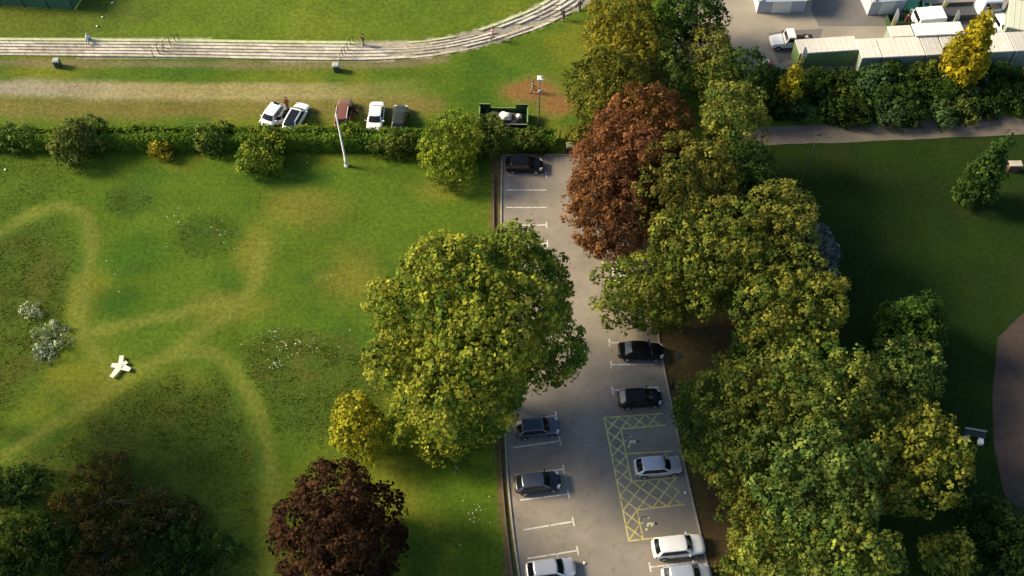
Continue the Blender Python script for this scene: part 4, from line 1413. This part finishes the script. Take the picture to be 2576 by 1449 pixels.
# green net cage, top left
c0, c1 = G(-60, 10), G(186, 26)
M_NET = mat('green_netting', (.035, .11, .06), .9, var=.25, scale=2)
cage = thing('practice_cage', 'dark green netted practice cage at the top left corner', 'cage', (c1.x, c1.y, TERR))
d = (c0 - c1); d.z = 0
ln = d.length; d.normalize()
for i in range(5):
    q = d * (ln * i / 4)
    MB().tube([(q.x, q.y, -.05), (q.x, q.y, 3.0)], .06, 6).build('post', mat('post_green', (.012, .03, .015), .7), cage)
for i in range(4):
    a_, b_ = d * (ln * i / 4 + .08), d * (ln * (i + 1) / 4 - .08)
    n_ = Vector((-d.y, d.x, 0)) * .015
    MB().hexa([(a_.x - n_.x, a_.y - n_.y, .05), (b_.x - n_.x, b_.y - n_.y, .05), (b_.x + n_.x, b_.y + n_.y, .05), (a_.x + n_.x, a_.y + n_.y, .05)],
              [(a_.x - n_.x, a_.y - n_.y, 2.9), (b_.x - n_.x, b_.y - n_.y, 2.9), (b_.x + n_.x, b_.y + n_.y, 2.9), (a_.x + n_.x, a_.y + n_.y, 2.9)]).build('net_panel', M_NET, cage)
bk = Vector((1.2, 5.5, 0))
MB().tube([(0, 0, 2.95), (bk.x, bk.y, 2.95)], .05, 6).build('top_rail', MATS['post_green'], cage)
MB().tube([(bk.x, bk.y, -.05), (bk.x, bk.y, 3.0)], .06, 6).build('post', MATS['post_green'], cage)
n_ = Vector((bk.y, -bk.x, 0)).normalized() * .015
MB().hexa([(bk.x * .02 - n_.x, .1 - n_.y, .05), (bk.x * .98 - n_.x, bk.y * .98 - n_.y, .05), (bk.x * .98 + n_.x, bk.y * .98 + n_.y, .05), (bk.x * .02 + n_.x, .1 + n_.y, .05)],
          [(bk.x * .02 - n_.x, .1 - n_.y, 2.9), (bk.x * .98 - n_.x, bk.y * .98 - n_.y, 2.9), (bk.x * .98 + n_.x, bk.y * .98 + n_.y, 2.9), (bk.x * .02 + n_.x, .1 + n_.y, 2.9)]).build('net_panel', M_NET, cage)

# ================================================================== DEPOT
M_ROOF = mat('cabin_roof', (.60, .56, .50), .8, var=.12, scale=.8)
M_ROOF2 = mat('cabin_roof_grey', (.45, .44, .41), .8, var=.15, scale=.8)
M_WALLG = mat('cabin_wall_green', (.15, .24, .08), .8, var=.1)
M_WALLP = mat('cabin_wall_pale', (.22, .26, .22), .8, var=.12)
M_TRIM = mat('cabin_trim', (.52, .46, .20), .7)
ROW = R(3.6)
def cabin(name, label, cat, fl, fr, h, dep, roof, wall, group=None, ribs=True, trim=None, windows=0):
    """fl, fr: photo position of the front roof edge's two ends"""
    a, b = P(*fl, h), P(*fr, h)
    w = (b - a).length
    ang = math.atan2(b.y - a.y, b.x - a.x)
    t = thing(name, label, cat, (a.x, a.y, .006), ang, group)
    g = .03
    MB().box(g, w - g, 0, dep, 0, h - .12).build('wall', wall, t)
    o = MB().hexa([(-.02, -.06, h - .118), (w + .02, -.06, h - .118), (w + .02, dep + .06, h - .118), (-.02, dep + .06, h - .118)], [(.02, -.02, h), (w - .02, -.02, h), (w - .02, dep + .02, h), (.02, dep + .02, h)]).build('roof', roof, t)
    n = max(2, int(w / .6))
    if ribs:
        for i in range(1, n):
            MB().box(w * i / n - .05, w * i / n + .05, -.035, -.001, .15, h - .2).build('rib', wall, t)
    for i in range(1, n):
        MB().box(w * i / n - .02, w * i / n + .02, .05, dep - .05, h + .001, h + .03).build('roof_rib', roof, t)
    if trim:
        for x in (.0, w - .06):
            MB().box(x, x + .06, -.05, -.002, 0, h - .12).build('corner_post', trim, t)
    for i in range(windows):
        x = w * (i + .5) / windows
        f_ = MB().box(x - .55, x + .55, -.04, -.002, 1.0, 1.95).build('window', M_WHITEMETAL, t)
        MB().box(x - .48, x + .48, -.052, -.041, 1.07, 1.88).build('pane', M_GLASS, f_)
    return t
# green container with two tone roof
t = cabin('storage_container', 'green storage container with pale roof left of the white cabins', 'container', (2012, 134), (2162, 124), 2.5, 2.2, M_ROOF, M_WALLG, ribs=True, trim=M_TRIM)
xs_ = [(2168, 145), (2221, 143), (2330, 138), (2378, 135.5), (2440, 133), (2482, 131), (2555, 127.5), (2640, 123)]
labs = ['narrow cream-roofed cabin next to the green container', 'wide pale-roofed cabin, second from the green container', 'narrow grey-roofed cabin left of the tall yellow tree', 'grey-roofed cabin behind the tall yellow tree', 'narrow cabin just right of the tall yellow tree', 'pale-roofed cabin near the right edge', 'grey-roofed cabin cut by the right edge']
for i, lb in enumerate(labs):
    (x0, y0), (x1, y1) = xs_[i], xs_[i + 1]
    cabin('site_cabin', lb, 'cabin', (x0 + 1.5, y0), (x1 - 1.5, y1), 2.6, 3.0, M_ROOF if i in (0, 1, 5) else M_ROOF2, M_WALLP, 'row of site cabins along the depot', windows=0)
cabin('long_shed', 'long white-roofed shed behind the row of cabins', 'shed', (2305, 89), (2428, 83), 2.9, 1.9, M_WHITEMETAL, M_WALLP, ribs=False)
cabin('small_shed', 'short cream-roofed shed with grey stripes behind the cabins', 'shed', (2243, 92), (2300, 89), 2.7, 1.7, M_ROOF, M_WALLP, ribs=False)
cabin('portable_office', 'tilted pale portable office with a black hatch at the right edge', 'cabin', (2534, 66), (2592, 78), 2.6, 5.0, mat('office_roof', (.5, .52, .42), .8), M_WALLP, trim=M_WHITEMETAL)
# big roofs at the top edge
M_BLUEROOF = mat('blue_grey_roof', (.36, .42, .5), .6, var=.1)
def hall(label, fl, fr, h, dep):
    a, b = P(*fl, h), P(*fr, h)
    w = (b - a).length
    t = thing('depot_hall', label, 'building', (a.x, a.y, .006), math.atan2(b.y - a.y, b.x - a.x))
    MB().box(0, w, 0, dep, 0, h - .1).build('wall', mat('hall_wall', (.40, .44, .5), .7, var=.1), t)
    rf = MB()
    n = int(w / 1.0)
    rf.add([(-.3, -.4, h - .098), (w + .3, -.4, h - .098), (w + .3, dep / 2, h + 1.5), (-.3, dep / 2, h + 1.5), (-.3, dep + .4, h - .098), (w + .3, dep + .4, h - .098)], [(0, 1, 2, 3), (3, 2, 5, 4), (0, 3, 4), (1, 5, 2), (0, 4, 5, 1)])
    r_ = rf.build('roof', M_BLUEROOF, t)
    for s in (0, w):
        MB().hexa([(s - .2, -.45, h - .05), (s + .2, -.45, h - .05), (s + .2, dep / 2, h + 1.52), (s - .2, dep / 2, h + 1.52)], [(s - .2, -.45, h + .12), (s + .2, -.45, h + .12), (s + .2, dep / 2, h + 1.68), (s - .2, dep / 2, h + 1.68)]).build('verge_board', mat('verge', (.55, .5, .42), .7), r_)
    MB().box(w * .3, w * .7, -.05, -.002, 0, 1.8).build('roller_door', M_WHITEMETAL, t)
hall('depot building with blue-grey roof at the top edge, left one', (1912, -2), (2032, -5), 2.2, 6)
hall('depot building with blue-grey roof at the top edge, right one', (2196, 0), (2285, -8), 2.4, 6)

def flag(label, px, py, h, c1):
    p = P(px, py)
    t = thing('feather_flag', label, 'flag', (p.x, p.y, .006), R(random.uniform(-15, 15)), 'feather flags in the depot')
    MB().tube([(0, 0, -.02), (0, 0, h * .55), (.02, 0, h)], [.035, .03, .02], 6).build('pole', M_WHITEMETAL, t)
    out = [(0, .9), (.42, 1.5), (.55, 2.2), (.45, 2.9), (.12, h)]
    k = h / 3.6
    v, f = [], []
    for x, z in out:
        z = min(z * k, h)
        v += [(.04, .012, z), (.05 + x, .012 + .08 * math.sin(z * 2), z), (.04, -.012, z), (.05 + x, -.012 + .08 * math.sin(z * 2), z)]
    for i in range(len(out) - 1):
        a_ = i * 4
        f += [(a_, a_ + 1, a_ + 5, a_ + 4), (a_ + 2, a_ + 6, a_ + 7, a_ + 3), (a_ + 1, a_ + 3, a_ + 7, a_ + 5)]
    s_ = obj('sail', v, f, M_WHITEMETAL, t)
    b = MB()
    for z0, z1 in ((1.6, 2.3),):
        b.hexa([(.12, -.09, z0 * k), (.42, -.09, z0 * k), (.42, .11, z0 * k), (.12, .11, z0 * k)], [(.15, -.09, z1 * k), (.45, -.09, z1 * k), (.45, .11, z1 * k), (.15, .11, z1 * k)])
    b.build('emblem_panel', c1, s_)
M_FY = mat('flag_yellow', (.65, .52, .05), .8)
flag('white feather flag with yellow patch left of the sheds', 2230, 92, 4.3, M_FY)
flag('white feather flag with yellow patch above the long shed', 2384, 84, 3.6, M_FY)
flag('cream feather flag between the green tractor and the lorry', 2356, 48, 4.2, M_FY)
flag('yellow feather flag at the corner of the green container', 2006, 176, 3.6, M_FY)

def cab_vehicle(name, label, cat, px, py, ang, L, Wd, H, cab, bed, colr, bedm, hood=0.0, z=.012):
    """lorry or pickup: hood + cab + load bed"""
    p = P(px, py, .6)
    t = thing(name, label, cat, (p.x, p.y, z), R(ang))
    hw = Wd / 2
    xf = L / 2
    fl = .55
    o = MB().box(-L / 2, xf - .1, -hw * .8, hw * .8, .38, fl).build('chassis', M_PLASTIC, t)
    if hood:
        o = MB().hexa([(xf - hood, -hw, .45), (xf, -hw * .9, .45), (xf, hw * .9, .45), (xf - hood, hw, .45)], [(xf - hood, -hw * .93, 1.14), (xf - .08, -hw * .82, .98), (xf - .08, hw * .82, .98), (xf - hood, hw * .93, 1.14)]).build('bonnet', colr, t)
        bevel(o, .09, 3)
    x1 = xf - hood
    x0 = x1 - cab
    sl = .38 if hood else .15
    o = MB().hexa([(x0, -hw, .45), (x1 - .002, -hw, .45), (x1 - .002, hw, .45), (x0, hw, .45)], [(x0 + .06, -hw * .84, H), (x1 - sl, -hw * .84, H), (x1 - sl, hw * .84, H), (x0 + .06, hw * .84, H)]).build('cab', colr, t)
    bevel(o, .08, 3)
    lerp = lambda a_, b_, k_: a_ + (b_ - a_) * k_
    def face(k0, k1, s0, s1):
        f_ = lambda k_: (lerp(x1, x1 - sl, k_) + .012, lerp(hw, hw * .84, k_))
        z0, z1 = lerp(.45, H, k0), lerp(.45, H, k1)
        (xa, wa), (xb, wb) = f_(k0), f_(k1)
        return [(xa, s0 * wa, z0), (xa, s1 * wa, z0), (xb, s1 * wb, z1), (xb, s0 * wb, z1)]
    k0 = .56 if hood else .5
    q = face(k0, .92, -.84, .84)
    MB().add(q, [(0, 1, 2, 3)]).build('windscreen', M_GLASS, t)
    for s in (-1, 1):
        za, zb_ = lerp(.45, H, .55), lerp(.45, H, .9)
        ya, yb = s * (lerp(hw, hw * .84, .55) + .012), s * (lerp(hw, hw * .84, .9) + .012)
        MB().add([(x0 + .25, ya, za), (x1 - sl * .55 - .12, ya, za), (x1 - sl * .9 - .12, yb, zb_), (x0 + .3, yb, zb_)], [(0, 1, 2, 3) if s < 0 else (3, 2, 1, 0)]).build('side_window', M_GLASS, t)
        MB().box(xf - .06, xf + .015, s * hw * .72 - .14, s * hw * .72 + .14, .62, .8).build('headlight', M_LAMP, t)
        MB().box(x1 - .2, x1 - .12, min(s * hw, s * (hw + .2)), max(s * hw, s * (hw + .2)), 1.15, 1.4).build('mirror', M_PLASTIC, t)
    rw = .38
    for x in (xf - max(.75, hood * .55), -L / 2 + .85):
        for s in (-1, 1):
            w_ = MB().tube([(0, -.12, 0), (0, .12, 0)], rw, 16).build('wheel', M_TYRE, t, False, (x, s * (hw - .08), rw))
            MB().tube([(0, 0, 0), (0, s * .13, 0)], rw * .6, 12).build('rim', M_RIM, w_)
    xb = x0 - .06
    b = MB().box(-L / 2, xb, -hw, hw, fl + .002, fl + .1)
    b.build('load_bed', bedm, t)
    if bed:
        for a_ in ((-L / 2, xb, -hw, -hw + .05), (-L / 2, xb, hw - .05, hw), (-L / 2, -L / 2 + .05, -hw + .051, hw - .051)):
            MB().box(*a_, fl + .102, fl + .1 + bed).build('bed_side', bedm, t)
    return t, xb
pk, xb = cab_vehicle('pickup_truck', 'white pickup truck with engine gear on its bed in the depot yard', 'truck', 1992, 104, 184, 5.2, 1.95, 1.95, 1.35, 0, WHITE, M_PLASTIC, 1.45)
q = Matrix.Rotation(R(184), 3, 'Z')
for (x, y, w_, d_, h_, lb, m_) in ((-1.0, .1, .75, .8, .62, 'brown-black engine block standing on the pickup bed', mat('rusty_engine', (.09, .05, .03), .7, var=.4, scale=5)), (-1.9, -.2, .5, .5, .4, 'pale compressor at the tail of the pickup bed', mat('beige_metal', (.45, .4, .3), .7))):
    v_ = pk.location + q @ Vector((x, y, 0))
    o = thing('engine_unit', lb, 'machine', (v_.x, v_.y, .012 + .652), R(184))
    bevel(MB().box(-w_ / 2, w_ / 2, -d_ / 2, d_ / 2, .0, h_).build('casing', m_, o), .05)
    MB().tube([(-.1, .05, h_ - .01), (-.1, .05, h_ + .14)], .16, 12).build('air_filter', M_PLASTIC, o)
    MB().box(-w_ / 2 - .03, w_ / 2 + .03, -d_ / 2 - .03, -d_ / 2 - .001, .0, .12).build('mounting_rail', M_RIM, o)
cab_vehicle('van', 'white van with square roof behind the long shed, left of two', 'van', 2318, 58, 95, 4.8, 1.9, 2.1, 2.6, .0, WHITE, WHITE, .9)
cab_vehicle('van', 'white van with square roof behind the long shed, right of two', 'van', 2350, 55, 95, 4.8, 1.9, 2.1, 2.6, .0, WHITE, WHITE, .9)
PALEB = paint('pale_blue', (.45, .52, .62), .4)
cab_vehicle('flatbed_lorry', 'pale blue lorry with empty dark flatbed at the top right', 'lorry', 2430, 30, 4, 8.4, 2.3, 2.9, 2.6, .5, PALEB, mat('dark_bed', (.06, .06, .065), .7), .35)
car('white car parked behind the tall yellow tree in the depot', 2505, 50, 100, WHITE, 'hatch', 4.2, loc=P(2508, 62, .012))
GREENM = paint('green', (.03, .28, .08), .4)
tr_, _ = cab_vehicle('tractor', 'bright green tractor at the top edge of the depot', 'tractor', 2312, 20, 170, 3.6, 1.7, 1.5, .5, 0, GREENM, GREENM, 1.6)
MB().tube([(-.9, .4, .6), (-1.1, .4, 1.7), (-.6, .4, 2.4), (.3, .4, 2.5)], .06, 6).build('loader_arm', GREENM, tr_)
p = P(2262, 62)
o = thing('low_container', 'low open dark green container left of the white vans', 'container', (p.x, p.y, .012), R(4))
for a_ in ((-1.6, 1.6, -.8, -.74), (-1.6, 1.6, .74, .8), (-1.6, -1.54, -.739, .739), (1.54, 1.6, -.739, .739)):
    MB().box(*a_, .1, 1.0).build('side', M_SKIP, o)
MB().box(-1.6, 1.6, -.8, .8, 0, .099).build('floor', M_SKIP, o)
# small crate near the person in the orange vest
p = P(1923, 166)
o = thing('crate', 'cream box beside the person in the orange vest', 'crate', (p.x, p.y, .006))
MB().box(-.45, .45, -.35, .35, 0, .62).build('case', M_ROOF, o)
MB().box(-.48, .48, -.38, .38, .622, .72).build('lid', mat('cream', (.7, .66, .42), .7), o)

# ---- scraps of litter
for i, (px, py, lb) in enumerate(((1470, 1417, 'white litter scrap on the asphalt near the bottom edge'), (1724, 1240, 'white litter scrap near the kerb below the hatching'), (1858, 1343, 'white litter scrap on the earth right of the white car'), (258, 44, 'upper white scrap on the far field left of centre'), (245, 67, 'lower white scrap on the far field left of centre'), (283, 8, 'white scrap on the far field at the top edge'), (14, 428, 'white scrap on the grass near the left edge below the hedge'), (1158, 455, 'white scrap on the dry grass right of the white pole'), (107, 388 + 0, None))):
    if lb is None:
        continue
    p = G(px, py)
    z = gz(p) + (.011 if 1264 < px < 1780 and py > 1200 else .0)
    bm = bmesh.new()
    bmesh.ops.create_icosphere(bm, subdivisions=2, radius=.13)
    for v in bm.verts:
        v.co *= 1 + .35 * math.sin(31 * v.co.x + i) * math.cos(27 * v.co.y + i)
        v.co.z *= .55
    zm = min(v.co.z for v in bm.verts)
    for v in bm.verts: v.co.z -= zm
    me = bpy.data.meshes.new('litter_scrap'); bm.to_mesh(me); bm.free()
    me.materials.append(M_BAG)
    o = link(bpy.data.objects.new('litter_scrap', me))
    o.location = (p.x, p.y, z)
    tag(o, lb, 'litter')
print('objects', len(bpy.data.objects), 'tris', sum(len(o.data.loop_triangles) if False else sum(len(p.vertices) - 2 for p in o.data.polygons) for o in bpy.data.objects if o.type == 'MESH'))
